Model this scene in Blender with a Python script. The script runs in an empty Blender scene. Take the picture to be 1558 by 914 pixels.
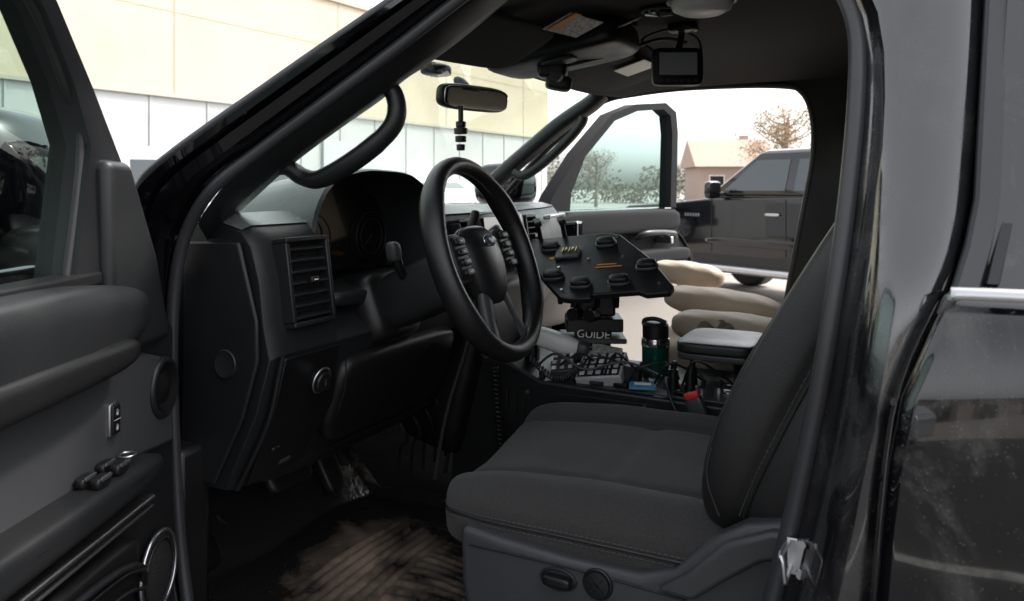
import bpy, bmesh, math, random
from mathutils import Vector, Matrix, Euler
random.seed(7)
R=math.radians
sc=bpy.context.scene
sc.view_settings.view_transform='Standard'
sc.view_settings.look='None'
sc.view_settings.exposure=0

# ---------------------------------------------------------------- materials
def nd(nt,t,**k):
    n=nt.nodes.new(t)
    for a,b in k.items(): setattr(n,a,b)
    return n
def M(name,col,rough=.5,metal=0,coat=0,spec=.5,bump=None,var=None,dust=None,sheen=0,rv=0):
    m=bpy.data.materials.new(name); m.use_nodes=True
    nt=m.node_tree; b=nt.nodes['Principled BSDF']; L=nt.links
    b.inputs['Base Color'].default_value=(*col,1)
    b.inputs['Roughness'].default_value=rough
    b.inputs['Metallic'].default_value=metal
    b.inputs['Coat Weight'].default_value=coat
    b.inputs['Coat Roughness'].default_value=.03
    b.inputs['Specular IOR Level'].default_value=spec
    if sheen:
        b.inputs['Sheen Weight'].default_value=sheen
        b.inputs['Sheen Roughness'].default_value=.5
    tc=nd(nt,'ShaderNodeTexCoord')
    cur=None
    if var:
        s,c2=var
        n=nd(nt,'ShaderNodeTexNoise'); n.inputs['Scale'].default_value=s; n.inputs['Detail'].default_value=8
        n.inputs['Roughness'].default_value=.65
        L.new(tc.outputs['Object'],n.inputs['Vector'])
        r=nd(nt,'ShaderNodeMapRange'); r.inputs[1].default_value=.35; r.inputs[2].default_value=.65
        L.new(n.outputs['Fac'],r.inputs[0])
        mx=nd(nt,'ShaderNodeMix',data_type='RGBA')
        L.new(r.outputs[0],mx.inputs[0])
        mx.inputs[6].default_value=(*col,1); mx.inputs[7].default_value=(*c2,1)
        L.new(mx.outputs[2],b.inputs['Base Color']); cur=mx.outputs[2]
    if dust:
        s,lo,hi,dc,amt=dust
        n=nd(nt,'ShaderNodeTexNoise'); n.inputs['Scale'].default_value=s; n.inputs['Detail'].default_value=12
        n.inputs['Roughness'].default_value=.68; n.inputs['Distortion'].default_value=2.2
        L.new(tc.outputs['Object'],n.inputs['Vector'])
        vo=nd(nt,'ShaderNodeTexVoronoi'); vo.inputs['Scale'].default_value=210; vo.inputs['Randomness'].default_value=1
        L.new(tc.outputs['Object'],vo.inputs['Vector'])
        vr=nd(nt,'ShaderNodeMapRange'); vr.inputs[1].default_value=.22; vr.inputs[2].default_value=.08; vr.inputs[3].default_value=0; vr.inputs[4].default_value=.14
        L.new(vo.outputs['Distance'],vr.inputs[0])
        ad=nd(nt,'ShaderNodeMath',operation='ADD'); L.new(n.outputs['Fac'],ad.inputs[0]); L.new(vr.outputs[0],ad.inputs[1])
        r=nd(nt,'ShaderNodeMapRange'); r.inputs[1].default_value=lo; r.inputs[2].default_value=hi; r.inputs[4].default_value=amt
        L.new(ad.outputs[0],r.inputs[0])
        mx=nd(nt,'ShaderNodeMix',data_type='RGBA')
        L.new(r.outputs[0],mx.inputs[0])
        if cur: L.new(cur,mx.inputs[6])
        else: mx.inputs[6].default_value=(*col,1)
        mx.inputs[7].default_value=(*dc,1)
        L.new(mx.outputs[2],b.inputs['Base Color'])
        rr=nd(nt,'ShaderNodeMapRange'); rr.inputs[2].default_value=max(amt,.01)
        rr.inputs[3].default_value=rough; rr.inputs[4].default_value=min(1,rough+.5)
        L.new(r.outputs[0],rr.inputs[0]); L.new(rr.outputs[0],b.inputs['Roughness'])
        if coat:
            cc=nd(nt,'ShaderNodeMapRange'); cc.inputs[2].default_value=max(amt,.01)
            cc.inputs[3].default_value=coat; cc.inputs[4].default_value=coat*.35
            L.new(r.outputs[0],cc.inputs[0]); L.new(cc.outputs[0],b.inputs['Coat Weight'])
    elif rv:
        n=nd(nt,'ShaderNodeTexNoise'); n.inputs['Scale'].default_value=9; n.inputs['Detail'].default_value=8
        L.new(tc.outputs['Object'],n.inputs['Vector'])
        rr=nd(nt,'ShaderNodeMapRange'); rr.inputs[1].default_value=.3; rr.inputs[2].default_value=.7
        rr.inputs[3].default_value=rough-rv; rr.inputs[4].default_value=rough+rv
        L.new(n.outputs['Fac'],rr.inputs[0]); L.new(rr.outputs[0],b.inputs['Roughness'])
    if bump:
        kind,s,st=bump
        if kind=='noise':
            n=nd(nt,'ShaderNodeTexNoise'); n.inputs['Scale'].default_value=s; n.inputs['Detail'].default_value=3; o=n.outputs['Fac']
        elif kind=='vor':
            n=nd(nt,'ShaderNodeTexVoronoi'); n.inputs['Scale'].default_value=s; o=n.outputs['Distance']
        else:
            n=nd(nt,'ShaderNodeTexWave',bands_direction=kind); n.inputs['Scale'].default_value=s; n.inputs['Distortion'].default_value=0; o=n.outputs['Fac']
        L.new(tc.outputs['Object'],n.inputs['Vector'])
        bp=nd(nt,'ShaderNodeBump'); bp.inputs['Strength'].default_value=st; bp.inputs['Distance'].default_value=.0015
        L.new(o,bp.inputs['Height']); L.new(bp.outputs[0],b.inputs['Normal'])
    return m
def GL(name,tint,rough=0.0):
    m=bpy.data.materials.new(name); m.use_nodes=True; nt=m.node_tree; nt.nodes.clear(); L=nt.links
    o=nd(nt,'ShaderNodeOutputMaterial'); mx=nd(nt,'ShaderNodeMixShader'); t=nd(nt,'ShaderNodeBsdfTransparent')
    g=nd(nt,'ShaderNodeBsdfGlossy'); f=nd(nt,'ShaderNodeLayerWeight'); f.inputs[0].default_value=.5
    p=nd(nt,'ShaderNodeMath',operation='POWER'); p.inputs[1].default_value=4.5; L.new(f.outputs['Facing'],p.inputs[0])
    q=nd(nt,'ShaderNodeMath',operation='MULTIPLY_ADD'); q.inputs[1].default_value=.8; q.inputs[2].default_value=.05; L.new(p.outputs[0],q.inputs[0])
    t.inputs[0].default_value=(*tint,1); g.inputs['Roughness'].default_value=rough
    L.new(q.outputs[0],mx.inputs[0]); L.new(t.outputs[0],mx.inputs[1]); L.new(g.outputs[0],mx.inputs[2]); L.new(mx.outputs[0],o.inputs[0])
    return m
PL=M('black_plastic',(.007,.007,.0075),.36,spec=.38,bump=('noise',900,.2),rv=.10)
PL2=M('charcoal_plastic',(.011,.0115,.0125),.40,spec=.36,bump=('noise',800,.25),rv=.11)
PLG=M('grey_plastic',(.042,.043,.046),.38,spec=.42,bump=('noise',800,.2),rv=.08)
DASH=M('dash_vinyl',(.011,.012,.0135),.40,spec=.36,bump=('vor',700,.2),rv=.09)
DASH_LIT=M('dash_vinyl_skylit',(.095,.108,.106),.30,spec=.6,bump=('vor',600,.2),rv=.08,)  # paler than the dash vinyl: sky sheen put into the colour
DARK=M('dark_void',(.003,.003,.003),.8)
RUB=M('rubber_seal',(.028,.028,.031),.40,bump=('noise',300,.15))
RUBK=M('black_rubber',(.008,.008,.008),.5)
RUBM=M('matte_rubber',(.012,.012,.013),.85,spec=.2)
PAINT=M('black_paint',(.002,.002,.003),.08,coat=1,spec=.15,bump=('noise',30,.02))
PAINTD=M('dusty_black_paint',(.002,.002,.003),.12,coat=1,spec=.2,dust=(3.6,.50,.76,(.26,.25,.24),.34),bump=('noise',22,.04))
CHR=M('chrome',(.75,.76,.78),.12,metal=1)
SAT=M('satin_silver',(.5,.5,.52),.32,metal=1)
FAB=M('seat_fabric',(.017,.0162,.0165),.92,bump=('noise',700,1.0),sheen=.10,var=(420,(.038,.0355,.035)))
LEA=M('seat_vinyl',(.014,.0138,.0145),.40,bump=('vor',900,.22),rv=.09)
WLE=M('wheel_leather',(.009,.009,.010),.34,bump=('vor',900,.22),rv=.08)
THR=M('stitch_thread',(.075,.075,.08),.8)
HEAD=M('headliner_cloth',(.020,.0185,.018),.95,bump=('noise',500,.6))
TAN=M('tan_leather',(.58,.48,.37),.65,bump=('noise',60,.6),var=(14,(.50,.40,.30)))
STONE=M('stone_plastic',(.30,.27,.24),.6)
WIND=GL('windshield_glass',(.84,.93,.87))
DGL=GL('tinted_glass',(.48,.62,.56))
SCR=M('screen_glass',(.005,.005,.006),.10,coat=.6)
SCR_SHEEN=M('display_glass_sheen',(.34,.35,.38),.25,coat=.5)  # light grey base colour stands in for the reflection on the screen
MIR=M('mirror_silver',(.6,.62,.64),.03,metal=1)
WHT=M('white_plastic',(.75,.74,.70),.4)
CREAM=M('dome_lens',(.8,.78,.72),.4)
RED=M('red_button',(.55,.03,.02),.4)
GRN=M('green_steel',(.005,.12,.085),.25,metal=.6,coat=.6)
BLU=M('blue_label',(.05,.22,.42),.5)
PAP=M('printed_paper',(.62,.62,.58),.6,var=(160,(.12,.12,.12)))
CAMO=M('camo_cloth',(.09,.08,.04),.9,var=(30,(.25,.2,.12)))
YEL=M('amber_text',(.6,.25,.05),.6)
BRS=M('brass',(.55,.42,.2),.3,metal=1)
SILV=M('silver_plastic',(.42,.43,.44),.4)

# ---------------------------------------------------------------- helpers
def grp(name,loc=(0,0,0),rz=0):
    e=bpy.data.objects.new(name,None); e.empty_display_size=.1
    sc.collection.objects.link(e); e.location=loc; e.rotation_euler=(0,0,rz); return e
def mk(name,v,f,mat,par=None,smooth=True,ang=40,bevel=0,sub=0,solid=0,seg=2):
    me=bpy.data.meshes.new(name); me.from_pydata([tuple(p) for p in v],[],f); me.update()
    bm=bmesh.new(); bm.from_mesh(me); bmesh.ops.recalc_face_normals(bm,faces=bm.faces); bm.to_mesh(me); bm.free()
    if smooth:
        me.polygons.foreach_set('use_smooth',[True]*len(me.polygons))
        me.set_sharp_from_angle(angle=R(ang))
    o=bpy.data.objects.new(name,me); sc.collection.objects.link(o)
    if mat: me.materials.append(mat)
    if par: o.parent=par
    if solid:
        s=o.modifiers.new('s','SOLIDIFY'); s.thickness=solid; s.offset=0
    if bevel:
        b=o.modifiers.new('b','BEVEL'); b.width=bevel; b.segments=seg; b.limit_method='ANGLE'; b.angle_limit=R(35)
    if sub:
        s=o.modifiers.new('u','SUBSURF'); s.levels=sub; s.render_levels=sub
    return o
def merge(g):
    """combine modifier-free child meshes that share a material into one mesh each"""
    by={}
    for o in list(g.children):
        if o.type=='MESH' and not o.modifiers and len(o.data.materials): by.setdefault(o.data.materials[0].name,[]).append(o)
    for mn,l in by.items():
        if len(l)<3: continue
        bm=bmesh.new()
        for o in l: bm.from_mesh(o.data)
        me=bpy.data.meshes.new(l[0].name+'s'); bm.to_mesh(me); bm.free(); me.materials.append(bpy.data.materials[mn])
        n=bpy.data.objects.new(l[0].name+'_set',me); sc.collection.objects.link(n); n.parent=g
        for o in l: bpy.data.objects.remove(o)
def rot(r): return Euler([R(a) for a in r]).to_matrix()
def box(name,c,s,mat,par,r=(0,0,0),bevel=.003,mtx=None):
    m=mtx if mtx else rot(r); v=[]
    for x in(-.5,.5):
        for y in(-.5,.5):
            for z in(-.5,.5): v.append(Vector(c)+m@Vector((x*s[0],y*s[1],z*s[2])))
    f=[(0,1,3,2),(4,6,7,5),(0,4,5,1),(2,3,7,6),(0,2,6,4),(1,5,7,3)]
    return mk(name,v,f,mat,par,bevel=bevel)
def prism(name,pts,off,mat,par,bevel=.003,seg=2,ang=40):
    n=len(pts); off=Vector(off)
    v=[Vector(p) for p in pts]+[Vector(p)+off for p in pts]
    f=[tuple(range(n)),tuple(range(2*n-1,n-1,-1))]+[(i,i+n,(i+1)%n+n,(i+1)%n) for i in range(n)]
    return mk(name,v,f,mat,par,bevel=bevel,seg=seg,ang=ang)
def sup(a,b,c,n):
    s=(abs(a)**n+abs(b)**n+abs(c)**n)**(1/n); return a/s,b/s,c/s
def rb(name,fn,mat,par,n=6,N=10):
    idx={};v=[];f=[]
    def g(i,j,k):
        key=(i,j,k)
        if key not in idx:
            idx[key]=len(v)
            e=lambda q:math.sin((q/N*2-1)*math.pi/2*.92)/math.sin(math.pi/2*.92)
            v.append(fn(*sup(e(i),e(j),e(k),n)))
        return idx[key]
    for i in range(N):
        for j in range(N):
            for q in(0,N):
                f.append((g(i,j,q),g(i+1,j,q),g(i+1,j+1,q),g(i,j+1,q)))
                f.append((g(i,q,j),g(i+1,q,j),g(i+1,q,j+1),g(i,q,j+1)))
                f.append((g(q,i,j),g(q,i+1,j),g(q,i+1,j+1),g(q,i,j+1)))
    return mk(name,v,f,mat,par,ang=80)
def RB(name,c,s,mat,par,r=(0,0,0),n=6,N=8,mtx=None):
    m=mtx if mtx else rot(r); c=Vector(c)
    return rb(name,lambda a,b,d:c+m@Vector((a*s[0]/2,b*s[1]/2,d*s[2]/2)),mat,par,n,N)
def cr(pts,sub,closed=False):
    P=[Vector(p) for p in pts]; n=len(P); out=[]
    rng=n if closed else n-1
    for i in range(rng):
        if closed: a,b,c,d=P[(i-1)%n],P[i],P[(i+1)%n],P[(i+2)%n]
        else: a,b,c,d=P[max(i-1,0)],P[i],P[i+1],P[min(i+2,n-1)]
        for k in range(sub):
            t=k/sub
            out.append(.5*((2*b)+(c-a)*t+(2*a-5*b+4*c-d)*t*t+(3*b-a-3*c+d)*t**3))
    if not closed: out.append(P[-1])
    return out
def tube(name,pts,r,mat,par,res=8,sub=5,closed=False,flat=1.0,up=None):
    P=cr(pts,sub,closed) if sub>1 else [Vector(p) for p in pts]
    n=len(P); v=[];f=[]
    ref=Vector(up) if up else Vector((0,0,1))
    prev=None
    for i,p in enumerate(P):
        if closed: t=(P[(i+1)%n]-P[i-1])
        else: t=P[min(i+1,n-1)]-P[max(i-1,0)]
        t.normalize()
        if prev is None or up:
            a=ref.cross(t)
            if a.length<1e-3: a=Vector((1,0,0)).cross(t)
        else: a=prev-t*prev.dot(t)
        a.normalize(); prev=a.copy(); b=t.cross(a)
        rr=r if not isinstance(r,(list,tuple)) else r[min(int(i/max(n-1,1)*(len(r)-1)),len(r)-1)]
        for k in range(res):
            q=2*math.pi*k/res
            v.append(p+a*math.cos(q)*rr+b*math.sin(q)*rr*flat)
    m=n if closed else n-1
    for i in range(m):
        for k in range(res):
            f.append((i*res+k,i*res+(k+1)%res,((i+1)%n)*res+(k+1)%res,((i+1)%n)*res+k))
    if not closed: f+= [tuple(range(res-1,-1,-1)),tuple((n-1)*res+k for k in range(res))]
    return mk(name,v,f,mat,par,ang=60)
def stitch(name,pts,mat,par,r=.0009,seg=.006,gap=.45):
    """row of short thread stitches following a path"""
    P=cr(pts,14); v=[];f=[]
    for i in range(len(P)-1):
        a,b=P[i],P[i+1]; d=b-a; l=d.length
        if l<1e-6: continue
        t=0
        while t<l:
            t+=seg
            s0=a+d*((t-seg)/l); s1=a+d*(min(t-seg*gap,l)/l)
            u=d.normalized().orthogonal().normalized()*r; w=d.normalized().cross(u).normalized()*r
            k=len(v); v+=[s0+u,s0+w,s0-u,s0-w,s1+u,s1+w,s1-u,s1-w]
            for q in range(4): f.append((k+q,k+(q+1)%4,k+4+(q+1)%4,k+4+q))
    return mk(name,v,f,mat,par)
def loft(name,secs,mat,par,closed=False,caps=False,ang=40,solid=0,bevel=0,sub=0):
    n=len(secs[0]); v=[Vector(p) for s in secs for p in s]; f=[]
    for i in range(len(secs)-1):
        for k in range(n if closed else n-1):
            f.append((i*n+k,i*n+(k+1)%n,(i+1)*n+(k+1)%n,(i+1)*n+k))
    if caps: f+=[tuple(range(n-1,-1,-1)),tuple((len(secs)-1)*n+k for k in range(n))]
    return mk(name,v,f,mat,par,ang=ang,solid=solid,bevel=bevel,sub=sub)
def cyl(name,p0,p1,r0,r1,mat,par,res=20,bevel=.0):
    p0=Vector(p0);p1=Vector(p1);t=(p1-p0).normalized()
    a=t.orthogonal().normalized();b=t.cross(a);v=[]
    for p,r in((p0,r0),(p1,r1)):
        for k in range(res):
            q=2*math.pi*k/res; v.append(p+a*math.cos(q)*r+b*math.sin(q)*r)
    f=[(k,(k+1)%res,res+(k+1)%res,res+k) for k in range(res)]+[tuple(range(res-1,-1,-1)),tuple(range(res,2*res))]
    return mk(name,v,f,mat,par,bevel=bevel)
def lathe(name,prof,c,axis,mat,par,res=32,ang=35):
    c=Vector(c);t=Vector(axis).normalized();a=t.orthogonal().normalized();b=t.cross(a);v=[];f=[];n=len(prof)
    for k in range(res):
        q=2*math.pi*k/res
        for r,h in prof: v.append(c+t*h+(a*math.cos(q)+b*math.sin(q))*r)
    for k in range(res):
        for i in range(n-1):
            k2=(k+1)%res; f.append((k*n+i,k2*n+i,k2*n+i+1,k*n+i+1))
    return mk(name,v,f,mat,par,ang=ang)
def ring(name,c,axis,Rr,r,mat,par,res=36,ell=1.0):
    c=Vector(c);t=Vector(axis).normalized()
    a=Vector((0,0,1)).cross(t)
    a=a.normalized() if a.length>1e-3 else Vector((1,0,0)); b=t.cross(a)
    pts=[c+a*math.cos(2*math.pi*k/res)*Rr+b*math.sin(2*math.pi*k/res)*Rr*ell for k in range(res)]
    return tube(name,pts,r,mat,par,sub=1,closed=True)
def text(name,s,loc,size,mat,par,mtx,ext=.0003):
    cu=bpy.data.curves.new(name,'FONT'); cu.body=s; cu.size=size; cu.extrude=ext; cu.align_x='CENTER'; cu.align_y='CENTER'
    o=bpy.data.objects.new(name,cu); sc.collection.objects.link(o); cu.materials.append(mat)
    o.matrix_local=Matrix.Translation(loc)@mtx.to_4x4(); o.parent=par; return o

# ================================================================= SUV BODY
suv=grp('police_suv')
S=[(-.964,0,.83),(-.9825,0,.939),(-.9967,0,1.136),(-.9967,0,1.235),(-.988,0,1.316),(-.964,0,1.386),(-.91,.0,1.45),(-.843,.03,1.508),(-.746,.06,1.578),(-.652,.09,1.647),(-.566,.11,1.7075),(-.499,.12,1.748),(-.42,.12,1.7685),(-.278,.12,1.768),(-.137,.12,1.747),(-.085,.10,1.70),(-.052,.08,1.637),(-.045,.05,1.562),(-.0525,.02,1.44),(-.0682,0,1.31),(-.0909,0,1.176),(-.1226,0,1.027),(-.17,0,.83)]
O=[(-1.02,-.05,.83),(-1.03,-.05,.94),(-1.035,-.05,1.14),(-1.035,-.05,1.24),(-1.03,-.05,1.339),(-1.016,-.05,1.4355),(-.987,-.045,1.472),(-.91,-.03,1.5226),(-.814,0,1.5867),(-.721,.03,1.649),(-.631,.06,1.708),(-.548,.08,1.757),(-.44,.08,1.79),(-.278,.08,1.80),(-.12,.08,1.80),(-.0,.08,1.785)]
tube('door_opening_seal',S,.0095,RUB,suv,res=10,sub=6)
secs=[]
Sc=cr(S[:16],4);Oc=cr(O,4)
for s,o in zip(Sc,Oc):
    d=o-s
    secs.append([s+Vector((0,.01,0)),s+d*.22+Vector((0,.006,0)),s+d*.30+Vector((0,-.016,0)),s+d*.55+Vector((0,-.016,0)),s+d*.62+Vector((0,-.004,0)),s+d*.68+Vector((0,-.02,0)),s+d*.88+Vector((0,-.014,0)),o,o+Vector((-.012,.03,-.0)),o+Vector((-.005,.07,-.02))])
loft('a_pillar_body',secs,PAINT,suv,ang=30)
tube('windshield_side_moulding',[p+Vector((-.012,.012,.004)) for p in Oc[20:50:3]],.007,PLG,suv)
zs=[.55,.80,.95,1.1,1.222,1.276,1.32,1.358,1.40,1.44,1.54,1.634,1.70,1.76]
sx=[-.20,-.175,-.14,-.107,-.083,-.074,-.069,-.062,-.057,-.0525,-.046,-.05,-.085,-.12]
sy=[0,0,0,0,0,0,0,.005,.012,.02,.043,.08,.10,.115]
dx=[-.05,-.04,-.032,-.024,-.014,-.0045,.012,.0296,.042,.05,.058,.064,.066,.066]
yo=[-.07,-.07,-.075,-.075,-.073,-.07,-.066,-.06,-.042,-.025,.01,.045,.065,.08]
secs=[]
for z,a,b,c,d in zip(zs,sx,sy,dx,yo):
    secs.append([(a+.004,b+.008,z),(a+.010,b-.008,z),(a+.022,b-.012,z),(a+.028,(b+d)/2-.012,z),(a+.040,d+.006,z),(a+.052,d,z),((a+c)/2+.02,d-.003,z),(c-.004,d,z),(c+.004,d+.008,z),(c+.006,d+.05,z)])
loft('b_pillar_body',secs,M('black_paint_light_dust',(.006,.006,.007),.13,coat=1,spec=.9,dust=(6,.45,.85,(.22,.21,.21),.20),bump=('noise',14,.05)),suv,ang=60,sub=1)
secs=[[(a+.004,b+.006,z),(a+.008,b+.03,z),(a+.045,b+.10,z),(a+.09,b+.12,z),(a+.16,b+.10,z)] for z,a,b in zip(zs,sx,sy)]
loft('b_pillar_trim',secs,PL,suv,ang=60)
zd=[.55,.7,.85,1.0,1.102,1.17,1.222,1.276,1.31,1.335,1.350,1.358]
xd=[-.04,-.035,-.03,-.027,-.0243,-.019,-.013,-.0035,.010,.020,.027,.033]
yd=[-.105,-.112,-.116,-.120,-.122,-.122,-.121,-.118,-.113,-.106,-.098,-.088]
secs=[]
for z,x,y in zip(zd,xd,yd):
    secs.append([(x+.004,y+.045,z),(x,y+.012,z),(x+.003,y+.003,z),(x+.012,y,z)]+[(x+.012+q*(.95-x),y-.006*math.sin(q*3),z) for q in(.08,.2,.35,.5,.7,.85,1)])
loft('rear_door_skin',secs,PAINTD,suv,ang=60)
tube('belt_moulding',[(.028,-.088,1.345),(.034,-.097,1.360),(.05,-.100,1.3635),(.2,-.102,1.364),(.5,-.102,1.364),(.95,-.10,1.364)],.0060,SAT,suv,flat=.6)
fr=[]
for z,x,y in((1.36,.034,-.083),(1.40,.046,-.062),(1.44,.054,-.045),(1.54,.061,-.008),(1.634,.068,.03),(1.70,.072,.055),(1.76,.08,.075)):
    fr.append([(x,y+.03,z),(x,y+.004,z),(x+.003,y,z),(x+.018,y,z),(x+.020,y+.006,z),(x+.022,y+.012,z)])
loft('rear_door_frame',fr,PLG,suv,ang=30)
fr=[[(x+.022,y+.011,z),(x+.024,y+.004,z),(x+.032,y+.004,z),(x+.034,y+.014,z)] for z,x,y in((1.37,.036,-.083),(1.44,.054,-.045),(1.54,.061,-.008),(1.634,.068,.03),(1.74,.078,.07))]
loft('rear_window_rubber',fr,RUBK,suv,ang=30)
mk('rear_door_glass',[(.06,-.072,1.365),(.95,-.072,1.365),(.86,.058,1.74),(.095,.066,1.74)],[(0,1,2,3)],M('dusty_privacy_glass',(.008,.009,.010),.06,coat=1,dust=(14,.58,.9,(.3,.3,.3),.3)),suv)
loft('rear_door_top',[[(.06,.06,1.735),(.06,.055,1.77),(.06,.07,1.80)],[(.95,.06,1.735),(.95,.055,1.77),(.95,.07,1.80)]],PAINT,suv)
prism('rear_quarter',[(.955,-.10,.45),(.955,-.10,1.36),(1.0,.05,1.78),(2.2,.05,1.76),(2.4,-.08,1.36),(2.45,-.09,.5)],(0,.05,0),PAINT,suv,bevel=.01)
st=grp('door_striker')
box('plate',(-.098,-.012,1.083),(.018,.004,.036),SAT,st,bevel=.001)
tube('loop',[(-.106,-.014,1.096),(-.108,-.045,1.096),(-.106,-.050,1.092),(-.104,-.050,1.076),(-.104,-.046,1.072),(-.104,-.014,1.072)],.0028,SAT,st,sub=4)
for z in(1.098,1.068): cyl('bolt',(-.093,-.014,z),(-.093,-.019,z),.005,.0045,SAT,st)
for p in((-.010,-.068,1.262),(-.012,-.072,1.19)): cyl('trim_screw',p,(p[0],p[1]-.006,p[2]),.003,.003,PLG,suv,res=10)
ys=[.125,.30,.5,.68,.85,1.0,1.2,1.4,1.55,1.68]
xfl=[-.55,-.70,-.84,-.88,-.895,-.9,-.9,-.9,-.895,-.87]
zf=[1.735,1.71,1.725,1.73,1.732,1.732,1.73,1.73,1.735,1.745]
zb=[1.772,1.80,1.825,1.835,1.84,1.84,1.84,1.835,1.82,1.775]
secs=[]
for y,x,a,b in zip(ys,xfl,zf,zb):
    secs.append([(x-.01,y,a+.03),(x,y,a),(x+.05,y,a+(b-a)*.35),(x+.15,y,a+(b-a)*.7),(x+.3,y,b),(.2,y,b),(.8,y,b),(2.2,y,b-.03)])
loft('headliner',secs,HEAD,suv,ang=80,sub=1)
secs=[]
for y,x,a,b in zip([.07]+ys[1:-1]+[1.74],[-.56,-.74]+[q-.04 for q in xfl[2:]],[1.735]+[z+.035 for z in zf[1:-1]]+[1.75],[1.80]+[z+.045 for z in zb[1:-1]]+[1.80]):
    secs.append([(x,y,a),(x+.2,y,(a+b)/2+.02),(x+.4,y,b),(.5,y,b+.01),(2.3,y,b-.03)])
loft('roof_skin',secs,PAINT,suv,ang=80)
T2=[(-1.02,.08,1.365),(-.9386,.1,1.432),(-.8747,.12,1.4886),(-.799,.14,1.5426),(-.732,.16,1.5875),(-.7034,.18,1.6188),(-.68,.2,1.640),(-.63,.24,1.69),(-.56,.26,1.75)]
S3=[(-.95,.008,1.40),(-.895,.012,1.458),(-.833,.038,1.512),(-.77,.058,1.558),(-.705,.078,1.606),(-.66,.094,1.64),(-.61,.105,1.675),(-.55,.12,1.715),(-.48,.13,1.75)]
secs=[]
for s,t in zip(cr(S3,4),cr(T2,4)):
    d=t-s; secs.append([s,s+d*.12+Vector((.004,-.004,-.004)),s+d*.5+Vector((.012,.0,-.012)),s+d*.88+Vector((.006,.004,-.006)),t,t+Vector((-.03,.02,.03))])
loft('a_pillar_trim',secs,PL2,suv,ang=50)
gh=grp('pillar_grab_handle')
tube('handle',[(-.890,.098,1.480),(-.872,.112,1.482),(-.850,.126,1.466),(-.817,.13,1.464),(-.759,.14,1.4935),(-.717,.16,1.532),(-.703,.168,1.562),(-.708,.168,1.595),(-.722,.158,1.612)],[.018,.019,.0195,.0185,.018,.018],PL2,gh,res=14,flat=.75)
gh2=grp('pillar_grab_handle')
tube('handle',[(-.935,1.55,1.68),(-.945,1.55,1.655),(-.994,1.55,1.602),(-1.084,1.55,1.527),(-1.15,1.55,1.49),(-1.19,1.56,1.50)],.016,PL2,gh2,res=12)
tube('passenger_pillar_trim',[(-.90,1.62,1.76),(-.935,1.61,1.725),(-1.045,1.6,1.655),(-1.193,1.6,1.545),(-1.34,1.6,1.43)],.043,PL2,suv,res=14,flat=.7)
secs=[]
for i in range(13):
    t=i/12; q=1-(2*t-1)**2
    bx=-1.03+t*(-.31)-.30*q**.7; by=-.035+t*1.70; bz=1.43-.08*q
    tx=-.59+t*(-.32)-.12*q**.6; ty=.075+t*1.57; tz=1.715+t*.03+.02*q
    secs.append([Vector((bx,by,bz)).lerp(Vector((tx,ty,tz)),j/6)+Vector((-.03*math.sin(j/6*math.pi),0,.02*math.sin(j/6*math.pi))) for j in range(7)])
loft('windshield',secs,WIND,suv,ang=80)
op=[(-1.32,1.40),(-1.15,1.57),(-1.0,1.69),(-.917,1.747),(-.80,1.765),(-.647,1.7745),(-.45,1.772),(-.322,1.762),(-.285,1.745),(-.2596,1.70),(-.247,1.62),(-.252,1.52),(-.2696,1.42),(-.3128,1.1786),(-.34,1.0),(-.36,.80)]
oc=[(x,1.70,z) for x,z in op]
tube('passenger_seal',oc,.012,RUBK,suv)
loft('passenger_header_trim',[[(x,1.70,z),(x,1.69,z+.02),(x,1.66,max(z+.07,1.80))] for x,z in op[3:9]],PL,suv)
b=[(x,1.69,z) for x,z in op[7:]]
prism('passenger_b_pillar',b+[(.9,1.69,.80),(.9,1.69,1.83),(-.322,1.69,1.83)],(0,.07,0),PL,suv,bevel=0)
box('passenger_sill',(-.8,1.72,.70),(1.2,.12,.22),PL,suv)
box('driver_sill',(-.55,.01,.70),(1.0,.13,.20),PL,suv,bevel=.02)
box('rocker_panel',(.4,-.06,.55),(3.2,.08,.22),PAINT,suv,bevel=.02)
box('floor_pan',(.3,.85,.70),(3.4,1.72,.05),PL,suv)
box('light_block_bulkhead',(.62,.9,1.27),(.03,1.52,1.06),PL,suv)  # unseen bulkhead added to keep light from leaking in at the rear
box('firewall',(-1.42,.82,1.02),(.04,1.72,.75),DARK,suv)
box('kick_panel',(-1.19,.03,.90),(.42,.06,.30),PL,suv,bevel=.01)
def arch(cx,cz,r,n=12): return [(cx+r*math.cos(math.pi*(1-k/n)),cz+r*math.sin(math.pi*(1-k/n))) for k in range(n+1)]
pf=[(-3.1,.45),(-3.15,1.0),(-3.0,1.18),(-2.2,1.26),(-1.05,1.33),(-1.05,.45)]+list(reversed([(x,z) for x,z in arch(-2.1,.45,.46)]))
for y,nm in((-.10,'front_fender'),(1.78,'passenger_fender')):
    prism(nm,[(x,y,z) for x,z in pf],(0,.06,0),PAINT,suv,bevel=.01)
secs=[]
for y in(-.09,.0,.4,.85,1.3,1.7,1.83):
    k=1-((y-.86)/.98)**4
    secs.append([(-1.1-.4*(1-((y-.86)/1.0)**2),y,1.33+.02*k),(-2.2,y,1.26+.05*k),(-3.0,y,1.16+.04*k),(-3.15,y,1.0)])
loft('hood',secs,PAINT,suv,ang=60)
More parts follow.
